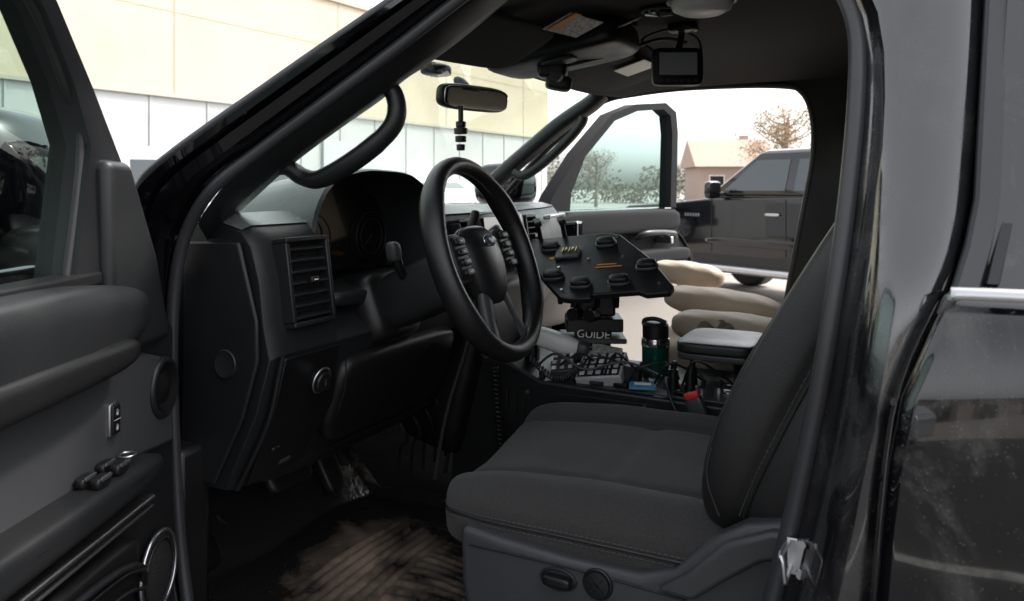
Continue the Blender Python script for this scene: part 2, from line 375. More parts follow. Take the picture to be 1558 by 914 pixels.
def wheel(nm,c,r,w,par,side=-1):
    lathe(nm+'_tire',[(r*.62,-w/2),(r*.92,-w/2),(r,-w*.35),(r,w*.35),(r*.92,w/2),(r*.62,w/2)],c,(0,1,0),RUBK,par,res=40)
    lathe(nm+'_rim',[(r*.63,w*.5*side),(r*.60,w*.42*side),(r*.55,w*.2*side),(.0,w*.15*side)],c,(0,1,0),SAT,par)
    for k in range(6):
        a=2*math.pi*k/6
        p0=Vector(c)+Vector((math.cos(a)*r*.12,side*w*.36,math.sin(a)*r*.12)); p1=Vector(c)+Vector((math.cos(a)*r*.58,side*w*.4,math.sin(a)*r*.58))
        cyl(nm+'_spoke',p0,p1,r*.09,r*.07,SAT,par,res=8)
    cyl(nm+'_hub',Vector(c)+Vector((0,side*w*.2,0)),Vector(c)+Vector((0,side*w*.42,0)),r*.16,r*.13,SAT,par)
wheel('front_wheel',(-2.1,.05,.42),.42,.26,suv); wheel('rear_wheel',(1.75,.03,.42),.42,.26,suv)
wheel('far_front_wheel',(-2.1,1.66,.42),.42,.26,suv,1); wheel('far_rear_wheel',(1.75,1.66,.42),.42,.26,suv,1)

# ================================================================= DRIVER DOOR
dr=grp('driver_door')
def D(t,s,z): return Vector((-.95+.4226*t+.9063*s,-.04-.9063*t+.4226*s,z))
nrm=(.9063,.4226,0)
def dp(nm,tz,s0,s1,mat,bevel=.004,seg=3): return prism(nm,[D(t,s0,z) for t,z in tz],D(0,s1,0)-D(0,s0,0),mat,dr,bevel,seg)
def drb(nm,t,s,z,mat,n=6,N=12,fn=None):
    def f(a,b,c):
        q=[(t[0]+t[1])/2+a*(t[1]-t[0])/2,(s[0]+s[1])/2+b*(s[1]-s[0])/2,(z[0]+z[1])/2+c*(z[1]-z[0])/2]
        if fn: q=fn(a,b,c,q)
        return D(*q)
    return rb(nm,f,mat,dr,n,N)
dp('outer_skin',[(-.0,.55),(.0,1.36),(1.05,1.36),(1.05,.55)],-.14,-.06,PAINT,.01)
dp('inner_panel',[(-.012,.62),(-.012,1.25),(.10,1.335),(1.0,1.335),(1.02,.62)],-.06,0,PL2,.012,4)
dp('sail_panel',[(.145,1.482),(.20,1.484),(.195,1.33),(.19,1.24),(.034,1.24),(.075,1.36)],-.03,.018,PL2,.012,4)
fo=[(.10,1.36),(.147,1.479),(.22,1.57),(.289,1.652),(.40,1.745),(.6,1.79),(.9,1.79),(.985,1.72),(1.0,1.6),(1.0,1.35)]
fi=[(.24,1.335),(.208,1.50),(.243,1.57),(.296,1.642),(.405,1.722),(.6,1.762),(.88,1.76),(.945,1.70),(.96,1.6),(.96,1.35)]
loft('window_frame',[[D(a[0],-.05,a[1]),D(a[0],-.0,a[1]),D(a[0]*.8+b[0]*.2,.010,a[1]*.8+b[1]*.2),D(b[0],.000,b[1]),D(b[0],-.05,b[1])] for a,b in zip(fo,fi)],PL2,dr,closed=True,ang=50)
tube('window_run_rubber',[D(a,-.012,b) for a,b in fi],.006,RUBK,dr)
mk('window_glass',[D(a,-.03,b) for a,b in fi]+[D(.6,-.03,1.33)],[tuple(range(11))],DGL,dr)
drb('upper_pad',(.075,1.0),(-.03,.050),(1.235,1.345),PL2,n=4,N=20,fn=lambda a,b,c,q:[q[0],q[1]-.03*max(0,-a-.55)*1.5,q[2]+.03*max(0,-a-.5)*(-1 if c>0 else .8)])
drb('elbow_pad',(.17,1.0),(.0,.058),(1.232,1.275),PL,n=4,N=16)
dp('belt_sweep',[(.20,1.335),(.20,1.350),(1.0,1.350),(1.0,1.335)],-.03,.010,PL,.003)
dp('grey_insert',[(.005,1.085),(.01,1.205),(.12,1.24),(1.0,1.24),(1.0,1.10),(.14,1.10)],-.01,.006,PLG,.006,3)
drb('switch_ledge',(.09,1.0),(-.02,.048),(1.072,1.118),PL2,n=5,N=16,fn=lambda a,b,c,q:[q[0],q[1],q[2]+(.010*a if c>0 else 0)])
for i,(t,s) in enumerate(((.20,.012),(.20,.030),(.245,.014),(.245,.032))):
    drb('window_switch',(t-.014,t+.014),(s-.007,s+.007),(1.110,1.1235),PL,n=4,N=6)
    drb('switch_lip',(t-.012,t+.012),(s+.005,s+.008),(1.119,1.1245),PLG,n=4,N=4)
ring('switch_dial',D(.163,.020,1.119),(0,0,1),.010,.0016,SAT,dr)
dp('bright_trim',[(.118,1.050),(.125,1.056),(1.0,1.058),(1.0,1.050)],.018,.036,SAT,.002)
dp('bright_trim_low',[(.112,1.036),(.118,1.040),(1.0,1.040),(1.0,1.036)],.015,.030,PLG,.001)
drb('lower_step',(.13,1.0),(-.02,.030),(.93,1.02),PL,n=6,N=12)
tube('pocket_lip',[D(.10,.01,.93),D(.16,.03,.98),D(.28,.036,1.005),D(.6,.036,1.01)],.005,PL2,dr)
for zz in(.985,.962,.94): tube('map_pocket_rib',[D(.14,.031,zz-.02),D(.2,.033,zz),D(.35,.033,zz+.008),D(.6,.033,zz+.01)],.0025,PL2,dr)
dp('lock_bezel',[(.163,1.146),(.163,1.186),(.184,1.186),(.184,1.146)],.004,.010,SAT,.002)
dp('lock_switch',[(.1650,1.148),(.1650,1.184),(.182,1.184),(.182,1.148)],.008,.013,PL,.002)
dp('lock_split',[(.1665,1.1655),(.1665,1.1663),(.1805,1.1663),(.1805,1.1655)],.0125,.0135,SILV,0)
for z in(1.157,1.175):
    ring('lock_icon',D(.1735,.0135,z+.0015),nrm,.0016,.0003,SILV,dr,res=12); dp('lock_icon_body',[(.1715,z-.0035),(.1715,z),(.1755,z),(.1755,z-.0035)],.0125,.0135,SILV,0)
ring('tweeter_ring',D(.038,.006,1.171),nrm,.034,.006,PL2,dr,ell=1.1)
lathe('tweeter_dish',[(.033,.004),(.022,-.002),(.010,.002),(0,.004)],D(.038,.008,1.171),nrm,PL,dr)
ring('speaker_ring',D(.060,.010,.925),nrm,.050,.0032,SAT,dr,ell=1.05)
ring('speaker_inner_ring',D(.060,.012,.925),nrm,.040,.0020,PL2,dr,ell=1.05)
lathe('speaker_grille',[(.050,.004),(.042,.006),(0,.009)],D(.060,.004,.925),nrm,M('speaker_mesh',(.018,.018,.019),.5,bump=('vor',450,1)),dr)
drb('mirror_housing',(-.02,.19),(-.36,-.13),(1.355,1.56),PAINT,n=3.5,N=12)
drb('mirror_arm',(.05,.15),(-.2,-.05),(1.34,1.40),PL,n=4,N=6)
dp('mirror_glass',[(.196,1.37),(.196,1.53),(.197,1.53),(.197,1.37)],-.33,-.16,MIR,0)

# ================================================================= DASHBOARD
da=grp('dashboard')
base=[(-1.32,1.345),(-1.12,1.392),(-.945,1.398),(-.905,1.388),(-.885,1.365),(-.868,1.31),(-.86,1.245),(-.848,1.195),(-.876,1.098),(-.940,.976),(-1.30,.97)]
rec={2:(-1.09,1.40),3:(-1.05,1.385),4:(-1.035,1.34),5:(-1.03,1.285),6:(-.925,1.262)}
st_y=[.055,.07,.10,.18,.206,.209,.30,.42,.50,.576,.579,.62,.66,.85,1.02,1.1,1.25,1.4,1.5,1.56]
secs=[]
for y in st_y:
    P=[]
    for i,(x,z) in enumerate(base):
        X,Z=x,z
        if y<.06: X-=.006; Z+= .004 if z<1.1 else -.006
        if .207<y<.578 and i in rec: X,Z=rec[i]
        if y>1.05:
            u=(y-1.05)
            X-=.38*u*u+.05*u+.02
            if i>=8: X-=.03
        if i in(0,1): X-= .25*(1-((y-.85)/.85)**2)
        if i==2 and y>.06 and not .207<y<.578: Z+=.01*(1-((y-.4)/.8)**2) if y<1.1 else 0
        P.append((X,y,Z))
    secs.append(P)
loft('dash_body',secs,DASH,da,closed=True,caps=True,ang=28,bevel=.003)
for lo,hi,nm in((0,5,'dash_top_lit_sheet'),(10,20,'dash_top_lit_sheet_far')):
    loft(nm,[[Vector(q)+Vector((.0,0,.0035)) for q in s[0:4]] for s in secs[lo:hi]],DASH_LIT,da,ang=60)  # thin sheet over the dash body that carries the painted sky sheen
prism('end_cap',[(-1.02,.050,1.365),(-.905,.050,1.368),(-.868,.05,1.25),(-.866,.05,1.19),(-.896,.05,1.10),(-.958,.05,.990),(-1.03,.05,.995)],(0,-.008,0),PL2,da,bevel=.004,seg=3)
ring('cap_hole_rim',(-.930,.041,1.180),(0,-1,0),.0205,.0025,PL2,da)
lathe('cap_hole',[(.020,0),(.0195,.003),(.012,.0015),(0,.0015)],(-.930,.042,1.180),(0,-1,0),DARK,da)
def vent(nm,c,wy,hz,nsl,rz=0,ry=-8):
    m=rot((0,ry,rz)); c=Vector(c)
    W=lambda x,y,z:c+m@Vector((x,y,z))
    for s in(-1,1):
        prism(nm+'_frame_side',[W(-.02,s*wy/2,-hz/2),W(.01,s*wy/2,-hz/2),W(.01,s*wy/2,hz/2),W(-.02,s*wy/2,hz/2)],m@Vector((0,s*.008,0)),PL2,da,bevel=.002)
        prism(nm+'_frame_end',[W(-.02,-wy/2-.006,s*hz/2),W(.01,-wy/2-.006,s*hz/2),W(.01,wy/2+.006,s*hz/2),W(-.02,wy/2+.006,s*hz/2)],m@Vector((0,0,s*.008)),PL2,da,bevel=.002)
    box(nm+'_cavity',W(-.012,0,0),(.002,wy,hz),DARK,da,mtx=m,bevel=0)
    for i in range(nsl):
        z=-hz/2+hz*(i+.5)/nsl
        box(nm+'_slat',W(.0,0,z),(.018,wy-.004,.0035),PL2,da,mtx=m@rot((0,25,0)),bevel=.001)
    box(nm+'_tab',W(.012,-.0,0),(.012,.018,.010),PL,da,mtx=m,bevel=.002)
    box(nm+'_tab_mark',W(.0185,-.0,0),(.001,.008,.002),WHT,da,mtx=m,bevel=0)
vent('side_vent',(-.855,.140,1.302),.085,.124,7)
vent('centre_vent',(-.868,.665,1.325),.05,.095,6)
vent('centre_vent_far',(-.868,1.0,1.325),.05,.095,6)
vent('passenger_vent',(-1.03,1.46,1.325),.10,.085,6,rz=22)
RB('screen_surround',(-.872,.835,1.335),(.03,.25,.115),PL,da,r=(0,-8,0))
box('infotainment_screen',(-.8555,.835,1.34),(.002,.20,.085),SCR,da,r=(0,-8,0),bevel=.001)
box('badge_strip',(-.885,1.2,1.37),(.02,.22,.012),SAT,da,r=(0,0,12))
for i in range(5): box('climate_button',(-.856,.75+i*.04,1.245),(.008,.03,.016),PL2,da,bevel=.002)
for y in(.74,.93): cyl('climate_knob',(-.862,y,1.215),(-.835,y,1.212),.02,.018,PL,da,bevel=.002)
bi=grp('instrument_cluster')
arc=[(.192,1.275),(.194,1.34),(.208,1.408),(.248,1.458),(.325,1.480),(.41,1.482),(.49,1.475),(.550,1.444),(.580,1.39),(.589,1.33),(.59,1.275)]
cy,cz=.40,1.36
def sec(x,k,dz=0,kz=None):
    kz=kz or k
    return cr([(x,cy+(y-cy)*k,cz+(z-cz)*kz+dz) for y,z in arc],3)
loft('hood_recess',[sec(-1.018,.80,-.01),sec(-.96,.86),sec(-.905,.94),sec(-.893,.97),sec(-.890,.99),sec(-.897,1.01)],DASH,bi,ang=60)
loft('hood_shell',[sec(-.897,1.01),sec(-.915,1.025),sec(-.96,1.05,0,1.03),sec(-1.05,1.10,-.012,1.0),sec(-1.16,1.15,-.05,.95)],DASH_LIT,bi,ang=60)  # outer hood takes the same painted skylight
A=sec(-1.0,.86,-.005); mk('gauge_panel',A,[tuple(range(len(A)))],SCR,bi)
for y in(.31,.49): ring('gauge_ring',(-.990,y,1.350),(1,0,0),.050,.0015,PL2,bi); ring('gauge_inner',(-.990,y,1.350),(1,0,0),.036,.0006,PLG,bi); box('gauge_needle',(-.989,y-.012,1.342),(.001,.03,.0012),PLG,bi,r=(35,0,0),bevel=0)
RB('lower_shelf',(-.905,.40,1.262),(.09,.36,.03),PL2,bi,r=(0,10,0),n=5)
ring('lamp_switch_ring',(-.843,.16,1.139),(1,0,-.25),.020,.0022,SAT,da)
cyl('lamp_switch',(-.870,.16,1.142),(-.836,.16,1.136),.0185,.0165,PL,da,bevel=.002)
box('lamp_switch_mark',(-.8345,.16,1.136),(.001,.002,.010),PLG,da,bevel=0)
RB('knee_bolster',(-.895,.41,1.09),(.07,.38,.17),PL,da,r=(0,20,0),n=6)
tube('bolster_seam',[(-.85,.23,1.16),(-.858,.235,1.10),(-.90,.24,1.01)],.0012,DARK,da)
prism('lower_trim_left',[(-.846,.075,1.19),(-.868,.075,1.10),(-.925,.075,.985),(-.935,.21,.985),(-.872,.21,1.09),(-.85,.21,1.19)],(.006,0,0),PL,da,bevel=.003)
tube('left_edge_trim',[(-.838,.066,1.195),(-.845,.066,1.17),(-.868,.066,1.09),(-.93,.066,.98)],.004,PL2,da)
box('park_release',(-.895,.11,1.035),(.006,.018,.012),PL,da,r=(0,30,0)); box('release_label',(-.914,.15,1.003),(.004,.026,.011),PLG,da,r=(0,30,0))
RB('under_dash_cover',(-1.08,.40,.975),(.30,.60,.03),PL,da,n=6)
RB('centre_stack',(-.93,.83,1.06),(.17,.34,.42),PL,da,n=8,r=(0,14,0))
for s in(.655,.70): tube('stack_edge_trim',[(-.835,s,1.22),(-.86,s,1.10),(-.91,s,.95),(-.94,s,.80)],.005,PLG if s<.66 else PL2,da)
RB('glovebox',(-1.00,1.28,1.12),(.08,.40,.18),STONE,da,n=8,r=(0,14,-14))
for i in range(5):
    y=.5+.05*i; tube('loose_cable',[(-.95,y,1.0),(-.93,y+.03,.93),(-.98,y+.08,.88),(-1.0,y+.1,.80)],.004,RUBK,da)

# ================================================================= STEERING WHEEL
sw=grp('steering_wheel')
tl=R(20); ya=R(4.5); WC=Vector((-.680,.395,1.322)); ZR=Matrix.Rotation(ya,3,'Z')
WV=ZR@Vector((-math.sin(tl),0,math.cos(tl))); WY=ZR@Vector((0,1,0)); WN=ZR@Vector((math.cos(tl),0,math.sin(tl)))
def Wp(a,b,c=0): return WC+WY*a+WV*b+WN*c
RR=.174
v=[];f=[]
for k in range(72):
    q=2*math.pi*k/72; rad=WY*math.cos(q)+WV*math.sin(q)
    th=.0172+.003*math.exp(-((abs(math.cos(q))-.85)/.15)**2)
    for j in range(14):
        w=2*math.pi*j/14; v.append(WC+WN*.012+rad*(RR+th*.88*math.cos(w))+WN*th*1.15*math.sin(w))
for k in range(72):
    for j in range(14): f.append((k*14+j,k*14+(j+1)%14,((k+1)%72)*14+(j+1)%14,((k+1)%72)*14+j))
mk('rim',v,f,WLE,sw,ang=180)
stitch('rim_stitch',[Wp((RR-.0150)*math.cos(2*math.pi*k/48),(RR-.0150)*math.sin(2*math.pi*k/48),.014) for k in range(49)],THR,sw,r=.0010)
def hub(a,b,c):
    w=.066-.014*max(0,-b)+.004*b
    return Wp(a*w,b*.074-.012,c*.028+.002-.01*(a*a+b*b)*(1 if c>0 else 0))
rb('airbag_cover',hub,PL2,sw,n=3.6,N=18)
tube('airbag_seam',[hub(*sup(a,b,.35,3.6)) for a,b in((1,0),(1,.7),(.7,1),(0,1),(-.7,1),(-1,.7),(-1,0),(-1,-.7),(-.7,-1),(0,-1),(.7,-1),(1,-.7))],.0012,DARK,sw,closed=True)
WMX=Matrix((WN,WY,WV)).transposed()
for s in(-1,1):
    rb('side_spoke',lambda a,b,c:Wp(s*.108+a*.058,b*(.038-.004*a*s)+.006,c*.012-.004),PL,sw,n=5,N=10)
    rb('spoke_bezel',lambda a,b,c:Wp(s*.096+a*.032,b*.0425+.007,c*.006+.005),PLG,sw,n=4,N=8)
    rb('button_pad',lambda a,b,c:Wp(s*.096+a*.029,b*.039+.007,c*.010+.006),PL2,sw,n=4,N=8)
    for i in range(4): rb('button',lambda a,b,c:Wp(s*.096+a*.017,b*.0068+.034-i*.018,c*.005+.016),PL,sw,n=4,N=5); box('button_icon',Wp(s*.096,.034-i*.018,.0212),(.0006,.008,.0018),SILV,sw,mtx=WMX,bevel=0)
    tube('lower_spoke',[Wp(s*.032,-.06,0),Wp(s*.048,-.11,.0),Wp(s*.068,-.163,.008)],[.019,.017,.015],PLG,sw,res=12,flat=.6,up=WN)
rb('lower_spoke_cover',lambda a,b,c:Wp(a*(.045-.012*b),-.118+b*.045,c*.010-.002),PL,sw,n=5,N=8)
rb('emblem_rim',lambda a,b,c:Wp(a*.0235,b*.0115+.026,c*.004+.0275),CHR,sw,n=2.2,N=10)
rb('emblem_face',lambda a,b,c:Wp(a*.0205,b*.0088+.026,c*.003+.0305),M('emblem_field',(.04,.05,.09),.3,coat=.3),sw,n=2.2,N=8)
rb('emblem_mark',lambda a,b,c:Wp(a*.015,b*.0038+.026+.002*math.sin(a*5),c*.001+.0342),WHT,sw,n=2.2,N=8)
rb('column_shroud',lambda a,b,c:WC+WN*(-.115+a*.10)+WY*b*(.062-.006*a)+WV*(c*.052-.012-.01*(1-a)*.5),PL2,sw,n=4,N=14)
rb('column_boot',lambda a,b,c:WC+WN*(-.24+a*.06)+WY*b*.085+WV*(c*.070-.02),PL,sw,n=4,N=10)
tube('turn_stalk',[(-.80,.36,1.268),(-.80,.335,1.285),(-.80,.315,1.31),(-.80,.303,1.332)],[.009,.008,.009,.010],PL,sw,res=12)
rb('stalk_head',lambda a,b,c:Vector((-.80+a*.012,.298+b*.013-c*.004,1.338+c*.018)),PLG,sw,n=3,N=8)
tube('wiper_stalk',[(-.80,.45,1.29),(-.79,.51,1.33),(-.785,.55,1.375),(-.785,.565,1.40)],[.007,.008,.010,.009],PL,sw,res=10)
tube('shift_lever',[(-.79,.46,1.27),(-.77,.53,1.29),(-.765,.58,1.31)],.008,PL,sw)

# ================================================================= FOOTWELL
def matmat():
    m=M('rubber_mat_dirty',(.02,.02,.02),.45); nt=m.node_tree; L=nt.links; b=nt.nodes['Principled BSDF']
    tc=nd(nt,'ShaderNodeTexCoord')
    n=nd(nt,'ShaderNodeTexNoise'); n.inputs['Scale'].default_value=6; n.inputs['Detail'].default_value=14; n.inputs['Roughness'].default_value=.66; n.inputs['Distortion'].default_value=.5
    L.new(tc.outputs['Object'],n.inputs['Vector'])
    d=nd(nt,'ShaderNodeVectorMath',operation='DISTANCE'); L.new(tc.outputs['Object'],d.inputs[0]); d.inputs[1].default_value=(-.84,.34,.75)
    mr=nd(nt,'ShaderNodeMapRange'); mr.inputs[1].default_value=.04; mr.inputs[2].default_value=.26; mr.inputs[3].default_value=.19; mr.inputs[4].default_value=-.03
    L.new(d.outputs['Value'],mr.inputs[0])
    ad=nd(nt,'ShaderNodeMath',operation='ADD'); L.new(n.outputs['Fac'],ad.inputs[0]); L.new(mr.outputs[0],ad.inputs[1])
    r=nd(nt,'ShaderNodeMapRange'); r.inputs[1].default_value=.50; r.inputs[2].default_value=.80; r.inputs[4].default_value=.85; L.new(ad.outputs[0],r.inputs[0])
    n2=nd(nt,'ShaderNodeTexNoise'); n2.inputs['Scale'].default_value=70; n2.inputs['Detail'].default_value=8; L.new(tc.outputs['Object'],n2.inputs['Vector'])
    cm=nd(nt,'ShaderNodeMix',data_type='RGBA'); L.new(n2.outputs['Fac'],cm.inputs[0]); cm.inputs[6].default_value=(.20,.135,.09,1); cm.inputs[7].default_value=(.46,.36,.27,1)
    mx=nd(nt,'ShaderNodeMix',data_type='RGBA'); L.new(r.outputs[0],mx.inputs[0]); mx.inputs[6].default_value=(.017,.016,.015,1); L.new(cm.outputs[2],mx.inputs[7])
    L.new(mx.outputs[2],b.inputs['Base Color'])
    rr=nd(nt,'ShaderNodeMapRange'); rr.inputs[3].default_value=.24; rr.inputs[4].default_value=.95; L.new(r.outputs[0],rr.inputs[0]); L.new(rr.outputs[0],b.inputs['Roughness'])
    bp=nd(nt,'ShaderNodeBump'); bp.inputs['Strength'].default_value=.6; bp.inputs['Distance'].default_value=.004; L.new(n2.outputs['Fac'],bp.inputs['Height']); L.new(bp.outputs[0],b.inputs['Normal'])
    return m
MM=matmat()
fm=grp('floor_mat')
v=[];f=[];nx,ny=300,200
def ribf(q,per):
    w=(q/per)%1; return max(0,min(1,(abs(w-.5)-.18)*12))
for i in range(nx+1):
    x=-1.36+i*(1.0)/nx
    for j in range(ny+1):
        y=.065+j*.60/ny
        z=.752
        if x<-1.10: z+=(-1.10-x)*.9
        e=min(y-.065,.665-y)
        if e<.025: z+=.018*(1-e/.025)
        if -.96<x<-.5 and .16<y<.52:
            z+=.003*(ribf(y,.022) if x>-.80 else ribf(x,.022))
        z+=.011*math.sin(x*7+y*4)*math.sin(y*11+x*3)+.004*math.sin(x*23+y*17)
        v.append((x,y,z))
for i in range(nx):
    for j in range(ny): f.append((i*(ny+1)+j,i*(ny+1)+j+1,(i+1)*(ny+1)+j+1,(i+1)*(ny+1)+j))
mk('mat',v,f,MM,fm,ang=50)
pe=grp('foot_pedals')
RB('brake_pedal',(-1.10,.36,.885),(.03,.12,.065),RUBK,pe,r=(0,-30,0),n=4); tube('brake_arm',[(-1.12,.37,.90),(-1.2,.38,1.0),(-1.25,.38,1.12)],.010,PL,pe)
RB('accelerator',(-1.12,.50,.86),(.025,.055,.14),RUBK,pe,r=(0,-30,0),n=4); tube('accelerator_arm',[(-1.13,.5,.90),(-1.25,.5,1.0)],.008,PL,pe)
RB('dead_pedal',(-1.16,.16,.84),(.03,.09,.18),PL,pe,r=(0,-40,0),n=5)

# ================================================================= DRIVER SEAT
se=grp('driver_seat')
def G(x,w): return math.exp(-(x/w)**2)
def cush(a,b,c):
    x=-.370+a*.262; y=.405+b*.265
    x-=.05*max(0,b+.3)*(1 if a<0 else 0)*abs(a)
    z=.968+c*.045
    if c>0:
        z+=c*(.018*G(abs(b)-.78,.16)-.008*G(abs(b)-.55,.035)-.016*max(0,-a)**3+.010*G(a-.15,.6)*(1-b*b))
        if abs(b)<.55: z-=c*.008*G(a+.12,.026)
        z+=c*.0012*math.sin(a*9+b*6)*math.sin(b*8-a*4)
    return Vector((x,y-.006*(1-abs(c))*(b<0),z))
rb('cushion',cush,FAB,se,n=7,N=60)
def cs(a,b,c,off=.0): 
    p=cush(*sup(a,b,c,7)); return p+Vector((0,0,off))
tube('seam_front',[cush(*sup(-1,b,.25,7))+Vector((-.001,0,0)) for b in(-.9,-.5,0,.5,.9)],.0018,LEA,se)
sd=[cush(*sup(a,-1,.30,7))+Vector((0,-.0015,0)) for a in(-1,-.9,-.6,-.2,.2,.6,.95)]
tube('seam_side',sd,.0022,LEA,se)
stitch('stitch_side',[p+Vector((0,-.001,-.006)) for p in sd],THR,se,r=.0006)
stitch('stitch_side_up',[p+Vector((0,-.0005,.006)) for p in sd],THR,se,r=.0006)
tube('seam_top_near',[cs(a,-.55,1,.0010) for a in(-.12,.1,.4,.9)],.0017,RUBK,se)
tube('seam_top_far',[cs(a,.55,1,.0010) for a in(-.9,-.5,-.12,.1,.4,.9)],.0017,RUBK,se)
tube('seam_cross',[cs(-.12,b,1,.0010) for b in(-.55,-.3,0,.3,.55)],.0017,RUBK,se)
SC=Vector((-.185,.395,.985)); U=Vector((.469,0,.883)); Nn=Vector((-.883,0,.469)); YV=Vector((0,1,0))
def back(a,b,c):
    h=.33+a*.34
    w=.27*(1-.10*max(0,a)**2-.05*max(0,-a)**3)
    t=.068
    k=0
    if c>0: k=c*(.050*abs(b)**5*(1-.3*a)+.012*G(b,.35)-.014*G(abs(b)-.62,.06))
    if a<-.55: k+=-.02*(-.55-a)*c
    side=0
    if b<0: side=.006*G(c-.15,.10)*(1 if a<.7 else 0)
    return SC+U*h+YV*(b*w+side)+Nn*(c*t+k)+Nn*(.02*math.sin((a+1)*1.6))
rb('backrest',back,LEA,se,n=6,N=44)
rb('backrest_centre',lambda a,b,c:SC+U*(.34+a*.31)+YV*b*.145+Nn*(.066+.016*c+.012*G(b,.6)+.02*math.sin((a+1)*1.6)),FAB,se,n=8,N=20)
def bs(a,b,c): return back(*sup(a,b,c,6))
bl=[bs(a,-1,.15)+Vector((0,-.003,0)) for a in(-.85,-.6,-.2,.2,.6)]
tube('bolster_seam',bl,.0016,RUBK,se); stitch('bolster_stitch',[p+Nn*.006 for p in bl],THR,se,r=.0006)
b2_=[bs(-.9,-.97,.45),bs(-.7,-.95,.72),bs(-.4,-.92,.86),bs(-.1,-.90,.93),bs(.3,-.88,.97),bs(.7,-.86,.97)]
tube('bolster_piping',[p+Nn*.001+Vector((0,-.001,0)) for p in b2_],.0022,RUBK,se); stitch('piping_stitch',[p-Nn*.002+Vector((0,-.0035,0)) for p in b2_],THR,se,r=.0006)
RB('headrest',(.14,.395,1.72),(.10,.26,.17),LEA,se,r=(0,20,0),n=4)
shp=[(-.562,.974),(-.50,.968),(-.40,.962),(-.30,.962),(-.255,.978),(-.21,1.024),(-.17,1.050),(-.10,1.068),(-.06,1.06),(-.05,.80),(-.10,.765),(-.50,.765),(-.545,.82),(-.56,.90)]
prism('side_shield',[(x,.118,z) for x,z in shp],(0,.035,0),PLG,se,bevel=.010,seg=4)
tube('shield_crease',[(-.545,.1175,.952),(-.40,.1175,.952),(-.30,.1175,.948),(-.24,.1175,.945)],.0015,PL2,se)
prism('recliner_cover',[(x,.104,z) for x,z in[(-.275,.955),(-.235,.985),(-.19,1.03),(-.14,1.053),(-.09,1.060),(-.085,1.035),(-.15,1.015),(-.19,.985),(-.23,.952)]],(0,.018,0),PLG,se,bevel=.006,seg=4)
box('seat_frame',(-.33,.41,.86),(.46,.46,.14),PL,se,bevel=.02)
for y in(.17,.62): box('seat_rail',(-.35,y,.775),(.60,.04,.04),SAT,se)
RB('slide_switch',(-.4097,.111,.934),(.040,.016,.014),PL,se,n=4); ring('slide_bezel',(-.4097,.116,.934),(0,-1,0),.024,.002,PL2,se,ell=.55)
ring('lumbar_bezel',(-.3548,.116,.940),(0,-1,0),.018,.0025,PL,se)
lathe('lumbar_switch',[(.017,0),(.016,.006),(.004,.008),(0,.005)],(-.3548,.117,.940),(0,-1,0),PL2,se)
for a in(0,90):
    box('lumbar_groove',(-.3548,.1085,.940),(.026,.002,.0015),DARK,se,r=(0,a+45,0),bevel=0)

# ================================================================= PASSENGER SEAT
ps=grp('passenger_seat')
RB('cushion_base',(-.36,1.33,1.00),(.52,.50,.14),TAN,ps,n=5,N=14)
def roll(nm,c,s,r):
    m=rot(r); c=Vector(c)
    rb(nm,lambda a,b,d:c+m@Vector((a*s[0]/2,b*s[1]/2*(1+.06*math.sin(a*3)),d*s[2]/2*(1+.07*math.sin(a*3+1))+.0015*math.sin(a*9+b*5))),TAN,ps,n=3.2,N=20)
roll('near_roll',(-.345,1.12,1.095),(.36,.15,.085),(0,6,4))
roll('centre_roll',(-.445,1.34,1.13),(.32,.17,.075),(0,7,6))
roll('far_roll',(-.60,1.56,1.185),(.22,.11,.07),(0,7,5))
RB('backrest',(.05,1.33,1.42),(.17,.52,.66),TAN,ps,r=(0,24,0),n=5,N=14)
box('seat_frame',(-.34,1.33,.86),(.45,.44,.2),PL,ps,bevel=.02)
jk=grp('folded_jacket')
rb('cloth',lambda a,b,c:Vector((-.40+a*.06,1.05+b*.05,1.095+c*.028+.008*math.sin(a*7+b*4)+.006*math.sin(b*11))),CAMO,jk,n=3,N=18)

# ================================================================= CENTRE CONSOLE
co=grp('equipment_console')
prism('console_body',[(-.93,.70,.76),(-.90,.70,1.06),(-.80,.70,1.075),(-.70,.70,1.035),(-.20,.70,1.025),(-.15,.70,1.00),(-.15,.70,.76)],(0,.30,0),PL2,co,bevel=.006,seg=3)
box('faceplate',(-.46,.85,1.030),(.50,.27,.006),PLG,co,bevel=.002)
box('side_plate',(-.60,.697,.95),(.30,.004,.13),PL2,co,bevel=.001)
for i in range(4): box('side_slot',(-.80+.02*i,.696,1.0-.01*i),(.006,.006,.045),DARK,co,bevel=0)
for i,(x,z) in enumerate(((-.73,1.01),(-.73,.90),(-.47,1.01),(-.47,.90),(-.25,1.005),(-.25,.9))): cyl('console_screw',(x,.698,z),(x,.693,z),.005,.004,SAT,co,res=10)
random.seed(3)
for i in range(26):
    x=-.74+random.random()*.50; y=.720+random.random()*.12
    s=random.choice([(.02,.014,.012),(.012,.012,.018),(.03,.016,.008)])
    box('switch',(x,y,1.034+s[2]/2),s,random.choice([PL,PLG,RUBK,SAT]),co,r=(0,0,random.uniform(-20,20)),bevel=.002)
for x,y in((-.34,.78),(-.31,.80),(-.29,.755),(-.37,.76)):
    cyl('toggle_base',(x,y,1.03),(x,y,1.044),.010,.009,SAT,co); cyl('toggle',(x,y,1.044),(x+.004,y,1.058),.0045,.004,PL,co)
ring('socket_ring',(-.33,.82,1.037),(0,0,1),.016,.003,SAT,co)
